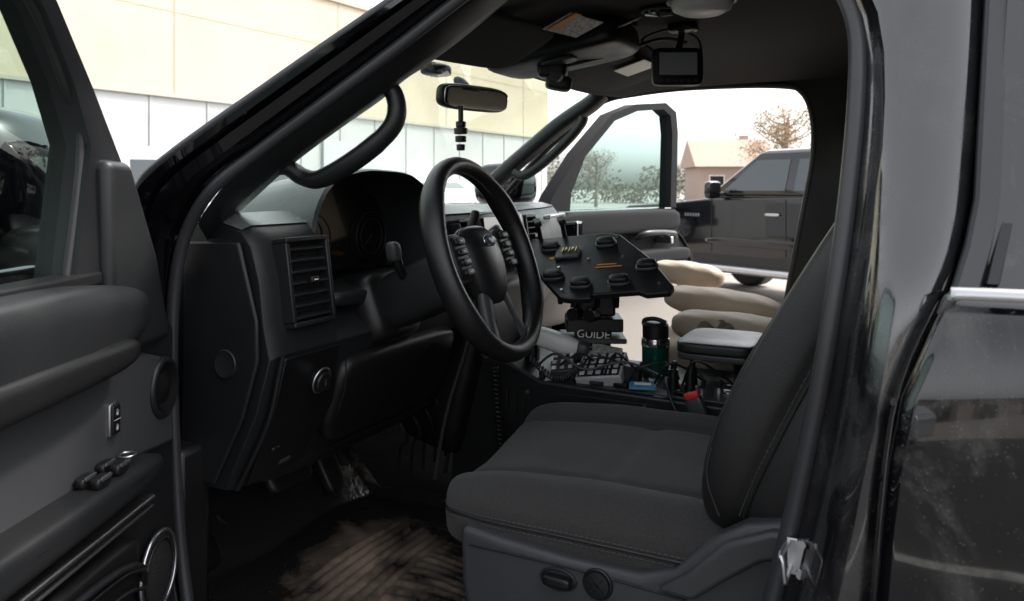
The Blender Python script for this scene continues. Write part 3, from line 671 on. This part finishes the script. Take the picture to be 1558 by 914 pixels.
def keypad(c,rr,s,m1,nx_,ny_):
    hm=rot(rr); c=Vector(c)
    box('control_head',c,s,m1,co,mtx=hm)
    box('control_face',c+hm@Vector((0,0,s[2]/2+.0005)),(s[0]*.9,s[1]*.88,.002),PL,co,mtx=hm,bevel=0)
    for j in range(nx_):
        for k in range(ny_): box('control_key',c+hm@Vector((-s[0]*.36+j*s[0]*.72/(nx_-1),-s[1]*.33+k*s[1]*.66/(ny_-1),s[2]/2+.002)),(s[0]*.55/nx_,s[1]*.5/ny_,.004),SILV if (j+k)%4 else WHT,co,mtx=hm,bevel=.001)
keypad((-.585,.765,1.058),(26,-8,4),(.10,.085,.026),SILV,5,4)
keypad((-.665,.745,1.060),(26,-8,12),(.05,.06,.026),PLG,3,3)
box('black_box',(-.525,.79,1.052),(.035,.06,.04),PL,co,r=(0,0,12))
box('paper_card',(-.60,.84,1.082),(.07,.05,.002),PAP,co,r=(18,10,25),bevel=0)
box('card_small',(-.635,.80,1.080),(.045,.03,.002),PAP,co,r=(24,-6,-20),bevel=0)
box('blue_tag',(-.485,.730,1.042),(.055,.032,.006),BLU,co,r=(12,0,15)); box('blue_tag_text',(-.485,.730,1.0465),(.034,.010,.001),WHT,co,r=(12,0,15),bevel=0)
for x,y in((-.43,.765),(-.39,.745),(-.40,.80)):
    cyl('plug_body',(x,y,1.03),(x,y,1.075),.012,.010,PL,co); cyl('plug_neck',(x,y,1.075),(x+.003,y,1.092),.007,.005,RUBK,co)
for k in range(6):
    x=-.68+.055*k
    tube('cable',[(x,.73+.008*(k%2),1.05),(x+.03,.72,1.082+.012*(k%3)),(x+.06+.02*(k%2),.75,1.090-.008*(k%3)),(x+.09,.79,1.050),(x+.06,.84,1.06)],.0024,RUBK,co)
tube('grey_cable',[(-.72,.72,1.06),(-.66,.69,1.10),(-.60,.70,1.07),(-.52,.72,1.09),(-.45,.75,1.06)],.0028,PLG,co)
tube('long_cable',[(-.44,.74,1.06),(-.42,.69,1.05),(-.40,.675,1.015),(-.36,.66,.99),(-.31,.66,.985)],.0035,RUBK,co)
pts=[]
for k in range(160):
    t=k/159; a=k*.9
    pts.append(Vector((-.80+.02*t,.675,1.06-.22*t))+Vector((math.cos(a)*.008,math.sin(a)*.008,0)))
tube('coiled_cord',pts,.0022,RUBK,co,sub=1,res=6)
pts=[]
for k in range(140):
    t=k/139;a=k*.9; pts.append(Vector((-.73+.12*t,.71+.01*math.sin(3*t),1.08-.04*math.sin(t*3.1)))+Vector((0,math.cos(a)*.007,math.sin(a)*.007)))
tube('coiled_cord2',pts,.002,PLG,co,sub=1,res=6)
ar=grp('console_armrest')
RB('pad',(-.352,.875,1.118),(.165,.20,.028),LEA,ar,n=6,N=14); RB('pad_base',(-.352,.875,1.100),(.16,.19,.018),PLG,ar,n=8)
cyl('post',(-.30,.875,1.02),(-.30,.875,1.095),.03,.03,PL,ar)
th=grp('travel_mug'); c=(-.497,.865,1.022)
lathe('body',[(0,0),(.028,0),(.030,.004),(.030,.075),(.031,.078)],c,(0,0,1),GRN,th)
lathe('collar',[(.031,.078),(.0315,.085),(.030,.095),(.027,.098)],c,(0,0,1),CHR,th)
lathe('lid',[(.0285,.096),(.029,.124),(.025,.129),(0,.129)],c,(0,0,1),PL,th)
tube('handle',[(c[0]-.027,c[1],c[2]+.122),(c[0]-.024,c[1],c[2]+.133),(c[0]+.0,c[1],c[2]+.137),(c[0]+.024,c[1],c[2]+.130)],.005,PL,th)
hh=grp('handheld_radar')
RB('body',(-.705,.785,1.105),(.13,.055,.045),M('grey_white_plastic',(.66,.67,.66),.4),hh,r=(0,18,20),n=2.8,N=12)
RB('grip',(-.76,.785,1.085),(.03,.035,.07),PL,hh,n=4); RB('lens_cap',(-.648,.805,1.087),(.03,.045,.04),PLG,hh,r=(0,18,20),n=4)
gb=grp('field_guide_book')
gm=Matrix(((.88,.12,.46),(.46,-.1,-.88),(-.06,.985,-.14)))
gc=Vector((-.645,.86,1.088))
box('cover',gc,(.085,.085,.012),RUBK,gb,mtx=gm,bevel=.001)
text('title','GUIDE',gc+gm@Vector((0,.028,.0075)),.026,WHT,gb,gm)
for i in range(4): box('cover_line',gc+gm@Vector((0,.008-.011*i,.0065)),(.06,.004,.001),YEL if i==1 else PAP,gb,mtx=gm,bevel=0)
lm=grp('laptop_mount')
cyl('pole',(-.66,.90,1.03),(-.66,.90,1.20),.02,.02,PL,lm); 
box('base_plate',(-.66,.90,1.10),(.15,.12,.012),PLG,lm,r=(0,0,25)); box('slide_plate',(-.655,.895,1.135),(.13,.10,.03),PL,lm,r=(0,0,25))
box('tilt_block',(-.655,.89,1.18),(.10,.08,.05),PL2,lm,r=(0,0,25),bevel=.006)
for s in(-1,1): cyl('clutch_knob',(-.65+s*.02,.83,1.165),(-.65+s*.02,.80,1.165),.016,.014,PL,lm)
for i in range(4): box('bracket',(-.72+.045*i,.85,1.205),(.012,.06,.03),PL,lm,r=(20,0,25))
A=Vector((-.880,.955,1.316));B=Vector((-.690,.745,1.208));C=Vector((-.430,.80,1.235))
ex=(C-B).normalized(); ey=(A-B); ey=(ey-ex*ey.dot(ex)).normalized(); ez=ex.cross(ey)
if ez.z<0: ez=-ez
TM=Matrix((ex,ey,ez)).transposed()
def tp(a,b,c=0): return B+(C-B)*a+(A-B)*b+ez*c
out=[(.05,0),(.12,-.03),(.3,-.03),(.32,.02),(.7,.02),(.74,-.03),(.93,-.02),(1,.06),(1.02,.5),(.95,.94),(.85,1.0),(.1,1.0),(0,.92),(-.02,.5)]
prism('tray',[tp(a,b) for a,b in out],-ez*.014,PL2,lm,bevel=.003)
for (a,b) in((.1,.3),(.25,.78),(.75,.78),(.92,.35),(.6,.15),(.28,.15)):
    rb('clamp_foot',lambda p,q,r2:tp(a,b,.010)+TM@Vector((p*.022,q*.013,r2*.010)),RUBK,lm,n=3.5,N=8)
    rb('clamp_foot_ring',lambda p,q,r2:tp(a,b,.004)+TM@Vector((p*.026,q*.016,r2*.006)),PLG,lm,n=3,N=8)
for (a,b) in((.02,.82),(.22,1.0),(.45,1.0),(-.02,.45)):
    cyl('clamp_post',tp(a,b,0),tp(a,b,.045),.006,.006,PL,lm); box('clamp_jaw',tp(a,b,.045),(.018,.028,.014),RUBK,lm,mtx=TM@rot((0,0,20)))
box('centre_plate',tp(.36,.66,.006),(.06,.05,.008),PLG,lm,mtx=TM); 
for k in range(5): cyl('key_piece',tp(.31+.03*k,.64+.03*(k%2),.012),tp(.34+.03*k,.68,.016),.003,.003,BRS,lm,res=8)
box('label1',tp(.62,.45,.0008),(.045,.004,.001),YEL,lm,mtx=TM,bevel=0); box('label2',tp(.62,.41,.0008),(.06,.004,.001),YEL,lm,mtx=TM,bevel=0); box('label3',tp(.2,.62,.0008),(.012,.012,.001),YEL,lm,mtx=TM,bevel=0)
for (a,b) in((.1,.1),(.9,.1),(.5,.1),(.9,.9),(.5,.55),(.2,.45),(.8,.55)): cyl('tray_bolt',tp(a,b,0),tp(a,b,.004),.004,.0035,SAT,lm,res=8)
bu=grp('seat_belt_buckle')
RB('body',(-.355,.675,1.012),(.034,.022,.08),PLG,bu,r=(0,-20,0),n=5); RB('button',(-.369,.672,1.050),(.030,.018,.014),RED,bu,r=(0,-20,0),n=5)
tube('strap',[(-.345,.685,.985),(-.32,.69,.94),(-.30,.69,.88)],.012,RUBK,bu,flat=.3)

# ================================================================= OVERHEAD
mi=grp('rearview_mirror')
mr=rot((0,6,-16))
RB('housing',(-.905,.765,1.658),(.03,.22,.060),PL,mi,mtx=mr,n=4,N=14)
rb('glass',lambda a,b,c:Vector((-.905,.765,1.658))+mr@Vector((.0155+a*.002,b*.103,c*.025)),MIR,mi,n=5,N=10)
tube('stem',[(-.925,.79,1.67),(-.95,.80,1.70),(-.975,.81,1.71)],.010,PL,mi); RB('stem_cover',(-.965,.70,1.72),(.05,.08,.03),PL,mi,n=4)
ca=grp('dash_camera')
cyl('neck',(-.905,.71,1.635),(-.905,.71,1.60),.006,.006,PL,ca); 
for i,(z,r) in enumerate(((1.60,.012),(1.585,.016),(1.567,.013),(1.548,.010))): cyl('segment',(-.905,.71,z),(-.905,.71,z-.014),r,r*.95,[PL,PL2,PL,PL][i],ca,bevel=.002)
oh=grp('overhead_console')
RB('body',(-.72,.86,1.772),(.34,.22,.075),PL2,oh,r=(0,-8,0),n=5,N=12)
RB('lens',(-.70,.80,1.735),(.08,.05,.01),PLG,oh,r=(0,-8,0),n=4)
for i in range(4): box('roof_switch',(-.80+i*.035,.80,1.736),(.022,.03,.01),PL,oh,r=(0,-8,0))
RB('bracket',(-.735,.84,1.722),(.07,.06,.04),PL,oh,n=4,r=(0,0,20)); RB('sensor',(-.715,.83,1.69),(.06,.05,.035),RUBK,oh,n=4,r=(0,10,30)); cyl('bracket_knob',(-.70,.79,1.70),(-.70,.775,1.70),.014,.014,PL,oh)
tube('roof_cable',[(-.70,.84,1.73),(-.60,.9,1.76),(-.52,.98,1.80),(-.46,1.0,1.79)],.004,RUBK,oh)
vs=grp('sun_visor')
RB('panel',(-.74,.47,1.735),(.17,.36,.018),HEAD,vs,r=(0,-22,-14),n=6,N=10)
box('warning_label',(-.585,.60,1.768),(.07,.11,.002),PAP,vs,r=(0,-18,-14),bevel=0); box('label_band',(-.585,.555,1.7665),(.07,.02,.002),YEL,vs,r=(0,-18,-14),bevel=0)
tube('pivot_arm',[(-.70,.25,1.72),(-.70,.29,1.735),(-.72,.33,1.735)],.006,PL,vs)
vp=grp('sun_visor')
RB('panel',(-.74,1.28,1.775),(.20,.44,.018),HEAD,vp,r=(0,-16,0),n=6,N=10)
box('vanity_mirror_glare',(-.665,1.25,1.778),(.09,.12,.003),WHT,vp,r=(0,-16,0))  # plain white stands in for bright light reflected by the mirror
ss=grp('shotgun_lock_strap')
box('strap',(-.56,.80,1.80),(.10,.028,.006),SAT,ss,r=(0,-25,35)); 
for k in range(3): cyl('hole',(-.59+.03*k,.795+.012*k,1.79+.010*k),(-.59+.03*k,.793+.012*k,1.782+.010*k),.006,.006,DARK,ss,res=10)
dl=grp('dome_light')
lathe('lens',[(.0,-.022),(.038,-.020),(.054,-.012),(.058,0),(.058,.018)],(-.345,.65,1.797),(0,0,1),CREAM,dl,ang=60)
ring('bezel',(-.345,.65,1.804),(0,0,1),.062,.006,PL,dl)
dl2=grp('map_lamp'); lathe('lens',[(0,-.012),(.03,-.008),(.035,0)],(-.47,.80,1.825),(0,0,1),SCR,dl2); ring('bezel',(-.47,.80,1.826),(0,0,1),.037,.004,PL2,dl2)
rd=grp('roof_display')
rm=Matrix(((.8944,-.4472,0),(.4472,.8944,0),(0,0,1)))
RB('case',(-.481,.987,1.732),(.118,.030,.088),PL,rd,mtx=rm,n=8,N=8)
box('screen',Vector((-.481,.987,1.738))+rm@Vector((0,-.0155,0)),(.088,.002,.052),SCR_SHEEN,rd,mtx=rm)
for k in range(6): box('key',Vector((-.481,.987,1.699))+rm@Vector((-.04+.016*k,-.016,0)),(.009,.002,.006),PLG,rd,mtx=rm,bevel=.001)
tube('arm',[(-.481,.995,1.77),(-.475,1.0,1.80),(-.47,1.0,1.845)],.008,PL,rd); RB('mount',(-.47,1.0,1.825),(.07,.05,.02),PL,rd,n=4)
tube('wire',[(-.53,.98,1.77),(-.56,.97,1.80),(-.50,1.0,1.825),(-.44,1.02,1.80),(-.43,1.01,1.74)],.003,RUBK,rd)
rg=grp('roof_grab_handle')
tube('grip',[(-.60,1.655,1.84),(-.585,1.645,1.812),(-.55,1.64,1.803),(-.44,1.64,1.803),(-.405,1.645,1.812),(-.39,1.655,1.84)],.009,SILV,rg)

# ================================================================= PASSENGER DOOR
pd=grp('passenger_door')
c75,s75=math.cos(R(75)),math.sin(R(75))
def E(t,s,z): return Vector((-1.17+c75*t+s75*s,1.78+s75*t-c75*s,z))
EN=E(0,1,0)-E(0,0,0)
def ep(nm,tz,s0,s1,mat,bevel=.004): return prism(nm,[E(t,s0,z) for t,z in tz],EN*(s1-s0)*1.0,mat,pd,bevel,3)
ep('outer_skin',[(0,.5),(0,1.36),(.98,1.36),(1.0,1.2),(.95,.5)],-.14,-.05,PAINT,.01)
ep('inner_panel',[(0,.9),(0,1.355),(.93,1.355),(.96,1.2),(.93,.9)],-.05,0,RUBM,.01)
ep('lower_panel',[(0,.6),(0,1.14),(.90,1.14),(.93,.6)],-.05,.02,STONE,.01)
def erb(nm,t,s,z,mat,n=5,N=10): return rb(nm,lambda a,b,c:E((t[0]+t[1])/2+a*(t[1]-t[0])/2,(s[0]+s[1])/2+b*(s[1]-s[0])/2,(z[0]+z[1])/2+c*(z[1]-z[0])/2),mat,pd,n,N)
erb('armrest',(.25,.93),(0,.09),(1.13,1.19),RUBM); erb('upper_pad',(.05,.92),(-.02,.04),(1.26,1.355),RUBM)
tube('pull_handle',[E(.55,.02,1.24),E(.6,.06,1.26),E(.8,.06,1.25),E(.85,.02,1.22)],.014,PL,pd); box('door_release',E(.75,.045,1.225),(.02,.08,.03),SAT,pd,r=(0,0,75))
fo=[(0,1.36),(.04,1.42),(.20,1.58),(.42,1.745),(.60,1.80),(.84,1.825),(.93,1.79),(.945,1.70),(.93,1.36)]
fi=[(.14,1.36),(.15,1.43),(.24,1.57),(.44,1.72),(.61,1.772),(.82,1.795),(.88,1.77),(.895,1.69),(.88,1.36)]
loft('window_frame',[[E(a[0],-.06,a[1]),E(a[0],0,a[1]),E(b[0],0,b[1]),E(b[0],-.06,b[1])] for a,b in zip(fo,fi)],RUBM,pd,closed=True,ang=30)
mk('window_glass',[E(a,-.03,b) for a,b in fi],[tuple(range(9))],GL('side_glass',(.54,.75,.72)),pd)
erb('far_mirror_housing',(.02,.2),(-.42,-.18),(1.37,1.55),PAINT,n=3.5)

# ================================================================= OTHER VEHICLES
def vehicle(name,loc,rz,paint,W=1.95,H=1.93,pickup=True,L0=-.95,L1=4.9,wb=3.7,cab1=2.95):
    g=grp(name,loc,rz)
    top=[(L0,.50),(L0-.02,.95),(L0+.06,1.12),(L0+.25,1.2),(0,1.24),(.78,1.31)]
    top+= [(cab1,1.36),(cab1+.03,1.40),(L1,1.40),(L1,.55)] if pickup else [(L1-.1,1.33),(L1,1.2),(L1,.5)]
    bot=list(reversed(arch(wb,.42,.50)))+list(reversed(arch(0,.42,.50)))
    prism('body',[(x,0,z) for x,z in top+bot],(0,W,0),paint,g,bevel=.05,seg=4,ang=35)
    e=cab1-.05 if pickup else L1-.12
    z0,z1=1.31,H-.03
    tx0,tx1=1.42,(e-.12 if pickup else e-.35)
    def sc_(x0,x1,ins,z): return [(x0,ins,z),(x1,ins,z),(x1,W-ins,z),(x0,W-ins,z)]
    loft('cabin',[sc_(.78,e,.04,z0),sc_(.80,e,.05,z0+.06),sc_(tx0,tx1,.20,z1-.04),sc_(tx0+.12,tx1-.08,.26,z1+.01)],paint,g,closed=True,caps=True,ang=30,bevel=.03)
    wg=M(name+'_glass',(.03,.04,.045),.05,coat=.6)
    def sp(x,z,o=-.006): return (x,.05+(z-z0-.06)/(z1-.04-z0-.06)*.15+o,z)
    def ln(z): return .80+(z-z0-.06)/(z1-.04-z0-.06)*(tx0-.80)
    za,zb2=z0+.10,z1-.12
    xm=1.98
    mk('front_side_glass',[sp(ln(za)+.16,za),sp(xm-.06,za),sp(xm-.06,zb2),sp(ln(zb2)+.12,zb2)],[(0,1,2,3)],wg,g)
    mk('rear_side_glass',[sp(xm+.06,za),sp(e-.15,za),sp(tx1-.08,zb2),sp(xm+.06,zb2)],[(0,1,2,3)],wg,g)
    mk('windscreen',[(ln(za)-.012,.15,za),(ln(za)-.012,W-.15,za),(ln(zb2)-.012,W-.28,zb2),(ln(zb2)-.012,.28,zb2)],[(0,1,2,3)],wg,g)
    wheel('front_wheel',(0,.14,.42),.42,.27,g); wheel('rear_wheel',(wb,.14,.42),.42,.27,g)
    wheel('far_front_wheel',(0,W-.14,.42),.42,.27,g,1); wheel('far_rear_wheel',(wb,W-.14,.42),.42,.27,g,1)
    box('running_board',(wb/2,-.04,.45),(wb-1.1,.20,.09),SAT if pickup else RUBK,g,bevel=.03)
    box('sill',(wb/2,.02,.56),(wb-1.1,.06,.12),RUBK,g)
    for x in(.86,xm,e-.05): box('door_seam',(x,-.001,.98),(.010,.006,.66),DARK,g,bevel=0)
    RB('body_crease',(wb/2+.2,.0,.78),(wb-1.1,.03,.10),paint,g,n=4)
    box('belt_trim',((.95+e)/2,.028,1.372),(e-1.0,.03,.02),SAT if paint is not PAINT else RUBK,g)
    for x in(xm-.18,e-.22): RB('door_handle',(x,-.02,1.13),(.20,.03,.035),SAT,g,n=4)
    RB('side_mirror',(1.02,-.16,1.42),(.10,.24,.22),paint,g,n=4); RB('mirror_foot',(1.05,-.02,1.37),(.06,.12,.05),RUBK,g,n=4)
    RB('head_lamp',(L0+.08,.18,.98),(.20,.34,.20),M(name+'_lamp',(.6,.62,.65),.1,coat=1),g,n=5); RB('head_lamp_far',(L0+.08,W-.18,.98),(.20,.34,.20),WHT,g,n=5)
    RB('grille',(L0-.01,W/2,.92),(.06,1.1,.30),RUBK,g,n=8); RB('bumper',(L0-.05,W/2,.55),(.18,W-.05,.22),SAT if pickup else paint,g,n=6)
    for i in range(4): box('grille_bar',(L0-.05,W/2,.82+.07*i),(.02,1.0,.015),CHR,g)
    for q in range(6): box('fender_badge',(.42+.045*q,-.004,1.10),(.028,.008,.04),CHR,g,bevel=0)
    merge(g)
    return g
SIL=M('silver_paint',(.42,.44,.46),.28,metal=.6,coat=1)
WHP=M('white_paint',(.75,.76,.76),.25,coat=1)
GRP_=M('graphite_paint',(.03,.035,.04),.25,coat=1)
vehicle('pickup_truck',(-2.95,9.65,0),R(-30),PAINT)
vehicle('parked_suv',(-7.2,2.2,0),R(62),SIL,pickup=False,L1=4.0,wb=2.9,H=1.86)
vehicle('parked_car',(-12.2,12.0,0),R(80),SIL,pickup=False,L1=3.9,wb=2.8,H=1.72)
vehicle('parked_car',(-12.4,16.2,0),R(80),WHP,pickup=False,L1=3.9,wb=2.8,H=1.75)
vehicle('parked_car',(-12.3,6.8,0),R(80),GRP_,pickup=False,L1=3.9,wb=2.8,H=1.70)
vehicle('unseen_van',(3.5,-9.5,0),R(8),WHP,pickup=False,L1=4.4,wb=3.1,H=2.1)  # van and the car below: added behind the camera for paint reflections
vehicle('parked_car',(-6.5,-10.5,0),R(4),SIL,pickup=False,L1=3.9,wb=2.8,H=1.7)

# ================================================================= SETTING
gr=mk('ground',[(-400,-400,0),(400,-400,0),(400,400,0),(-400,400,0)],[(0,1,2,3)],M('lot_gravel',(.22,.20,.18),.9,var=(.35,(.29,.265,.235)),bump=('noise',40,.8)))
mk('reflected_dark_lane',[(-40,-13,.004),(40,-13,.004),(40,1.2,.004),(-40,1.2,.004)],[(0,1,2,3)],M('asphalt',(.045,.045,.046),.85,var=(.8,(.06,.058,.056)),bump=('noise',60,.8)))  # dark strip added out of view to darken what the door paint reflects
for k in range(6):
    g=mk('parking_line' if k==0 else 'parking_line.%03d'%k,[(-3.2+0,-3+k*3.1,.008),(2.4,-3+k*3.1,.008),(2.4,-2.88+k*3.1,.008),(-3.2,-2.88+k*3.1,.008)],[(0,1,2,3)],M('line_paint',(.6,.6,.56),.8,var=(6,(.25,.24,.22))))
bd=grp('warehouse_building',(-13.9,12.0,0),R(-4.0))
WB=M('beige_wall',(.50,.435,.33),.85,var=(.5,(.45,.385,.29)),bump=('noise',20,.5))
WG=M('ribbed_panel',(.43,.435,.43),.6,var=(1.2,(.38,.39,.39)))
box('upper_wall',(-2,-1,4.9),(4,34,3.0),WB,bd,bevel=.02); box('lower_wall',(-2.02,-1,1.70),(4,33.9,3.40),WG,bd,bevel=.02)
for i in range(24): box('panel_rib',(-.008,-17.2+i*1.42,1.70),(.03,.03,3.34),WG,bd,bevel=0)
box('band',(.02,-1,3.40),(.08,34.1,.08),M('band_trim',(.38,.35,.30),.7),bd); box('parapet',(-2,-1,6.45),(4.15,34.2,.12),M('coping',(.38,.34,.27),.6),bd)
JM=M('joint',(.40,.345,.26),.8)
for i in range(7): box('wall_joint',(-.005,-16+i*5.0,4.9),(.03,.04,3.0),JM,bd,bevel=0)
box('wall_joint_h',(-.007,-1,5.2),(.03,33.8,.03),JM,bd,bevel=0)
for i in range(3): box('loading_door',(.03,-13+i*9,1.35),(.06,3.2,2.7),SILV,bd)
merge(bd)
b2=grp('unseen_storage_building',(4,-46,0),0)  # added behind the camera as a dark band for the paint to reflect
box('walls',(0,-4,2.2),(60,8,4.4),M('tan_block',(.18,.16,.14),.85,var=(2,(.14,.12,.10))),b2); box('roof',(0,-4,4.5),(60.6,8.6,.25),M('roof_metal',(.12,.12,.12),.5),b2)
for i in range(14): box('bay_door',(-27+i*4,.02,1.4),(2.8,.06,2.8),PLG if i%2 else STONE,b2)
ho=grp('brick_house',(-12.6,62,0),R(24))
box('walls',(0,0,1.5),(5.4,6,3.0),M('brick_wall',(.36,.28,.23),.9,bump=('Z',6,.4)),ho)
prism('roof',[(-3.1,-3.5,3.0),(-3.1,3.5,3.0),(-3.1,0,5.2)],(6.2,0,0),M('roof_shingle',(.40,.28,.23),.9),ho,bevel=.02)
for x in(-1.4,1.4): box('window',(x,-3.02,1.8),(1.0,.06,1.0),SCR,ho); box('window_frame',(x,-3.00,1.8),(1.15,.05,1.15),WHT,ho)
box('door',(0,-3.02,1.05),(.9,.06,2.1),WHT,ho)
box('chimney',(1.5,.8,4.9),(.6,.6,1.3),bpy.data.materials['brick_wall'],ho)
def tree(name,loc,h,mat,tw,nl=2600,seed=1,spread=.34):
    rnd=random.Random(seed); g=grp(name,loc); bark=bpy.data.materials.get('bark') or M('bark',(.20,.17,.14),.9,bump=('noise',20,1))
    tube('trunk',[(0,0,-.1),(.03*h*.2,0,h*.2),(0,.02*h,h*.45),(.02*h,0,h*.8)],[h*.03,h*.024,h*.016,h*.006],bark,g)
    tips=[]
    for k in range(26):
        z=h*rnd.uniform(.22,.75); a=rnd.uniform(0,6.28); l=h*spread*rnd.uniform(.5,1)*(1-.5*abs(z/h-.45))
        e=Vector((math.cos(a)*l,math.sin(a)*l,z+h*rnd.uniform(.08,.25)))
        tube('limb',[(0,0,z),e*.5+Vector((0,0,z*.45)),e],[h*.008,h*.005,h*.002],bark,g,res=5,sub=3); tips.append(e)
        for q in range(4):
            t=e.lerp(Vector((0,0,z)),rnd.uniform(0,.6)); e2=t+Vector((rnd.uniform(-1,1),rnd.uniform(-1,1),rnd.uniform(.1,1)))*h*.11
            tube('twig',[t,(t+e2)/2,e2],h*.002,bark,g,res=4,sub=1); tips.append(e2)
    v=[];f=[]
    for k in range(nl):
        c=rnd.choice(tips)+Vector((rnd.gauss(0,1),rnd.gauss(0,1),rnd.gauss(0,1)))*h*.045
        s=h*.010*rnd.uniform(.5,1.4); q=Vector((rnd.gauss(0,1),rnd.gauss(0,1),rnd.gauss(0,1))).normalized(); r_=q.orthogonal().normalized()*s; w=q.cross(r_).normalized()*s*tw
        i=len(v); v+=[c-r_,c+w,c+r_,c-w]; f.append((i,i+1,i+2,i+3))
    mk('foliage',v,f,mat,g,smooth=False)
    merge(g)
LF=M('autumn_leaf',(.46,.33,.20),.8,var=(3,(.34,.23,.13))); LF2=M('brown_leaf',(.24,.21,.15),.8,var=(2,(.16,.15,.10)))
tree('deciduous_tree',(-7.4,56,0),7.9,LF,.5,seed=3,nl=5600)
tree('deciduous_tree',(-26.5,52,0),5.6,LF2,.5,seed=5)
tree('deciduous_tree',(-30,50,0),6,LF2,.5,seed=6)
tree('deciduous_tree',(-20.5,54,0),4.6,LF2,.5,seed=8)
rnd=random.Random(11); v=[];f=[]
for k in range(22000):
    t=rnd.random(); x=-70+t*95; y=72+rnd.gauss(0,2)-t*4; top=3.4+1.3*math.sin(x*.35)+.9*math.sin(x*.9+1)+.5*math.sin(x*2.3)
    z=rnd.random()**.8*top; s=rnd.uniform(.08,.24); q=Vector((rnd.gauss(0,1),rnd.gauss(0,1),rnd.gauss(0,1))).normalized(); r_=q.orthogonal().normalized()*s; w=q.cross(r_).normalized()*s*.6
    c=Vector((x,y,z)); i=len(v); v+=[c-r_,c+w,c+r_,c-w]; f.append((i,i+1,i+2,i+3))
mk('distant_tree_row',v,f,M('winter_brush',(.22,.20,.155),.9,var=(.4,(.15,.16,.11))),None,smooth=False)
for g_ in(suv,co,lm,da,sw): merge(g_)

# ================================================================= LIGHT
w=bpy.data.worlds.new('World'); sc.world=w; w.use_nodes=True; nt=w.node_tree; bg=nt.nodes['Background']
sk=nd(nt,'ShaderNodeTexSky',sky_type='NISHITA'); sk.sun_disc=False
sun_dir=Vector((.42,.42,.80)).normalized()
el=math.asin(sun_dir.z); az=math.atan2(sun_dir.x,sun_dir.y)
sk.sun_elevation=el; sk.sun_rotation=az; sk.dust_density=4; sk.air_density=1; sk.ozone_density=1
hs=nd(nt,'ShaderNodeHueSaturation'); hs.inputs['Saturation'].default_value=.18; hs.inputs['Value'].default_value=3.7
nt.links.new(sk.outputs[0],hs.inputs['Color']); nt.links.new(hs.outputs[0],bg.inputs[0]); bg.inputs[1].default_value=.15
sl=bpy.data.lights.new('sun','SUN'); sl.energy=3.2; sl.angle=R(5); sl.color=(1,.95,.88)
so=bpy.data.objects.new('sun',sl); sc.collection.objects.link(so); so.rotation_euler=(-sun_dir).to_track_quat('-Z','Y').to_euler(); so.location=(0,0,20)
# ================================================================= CAMERA
cd=bpy.data.cameras.new('camera'); cam=bpy.data.objects.new('camera',cd); sc.collection.objects.link(cam)
cam.location=(0,-.84,1.45); cam.rotation_euler=(R(90),0,math.atan2(.4472,.8944))
cd.sensor_width=36; cd.lens=27.73; cd.shift_y=-.1104; cd.clip_start=.02; cd.clip_end=1500
cd.dof.use_dof=True; cd.dof.focus_distance=1.35; cd.dof.aperture_fstop=9
sc.camera=cam
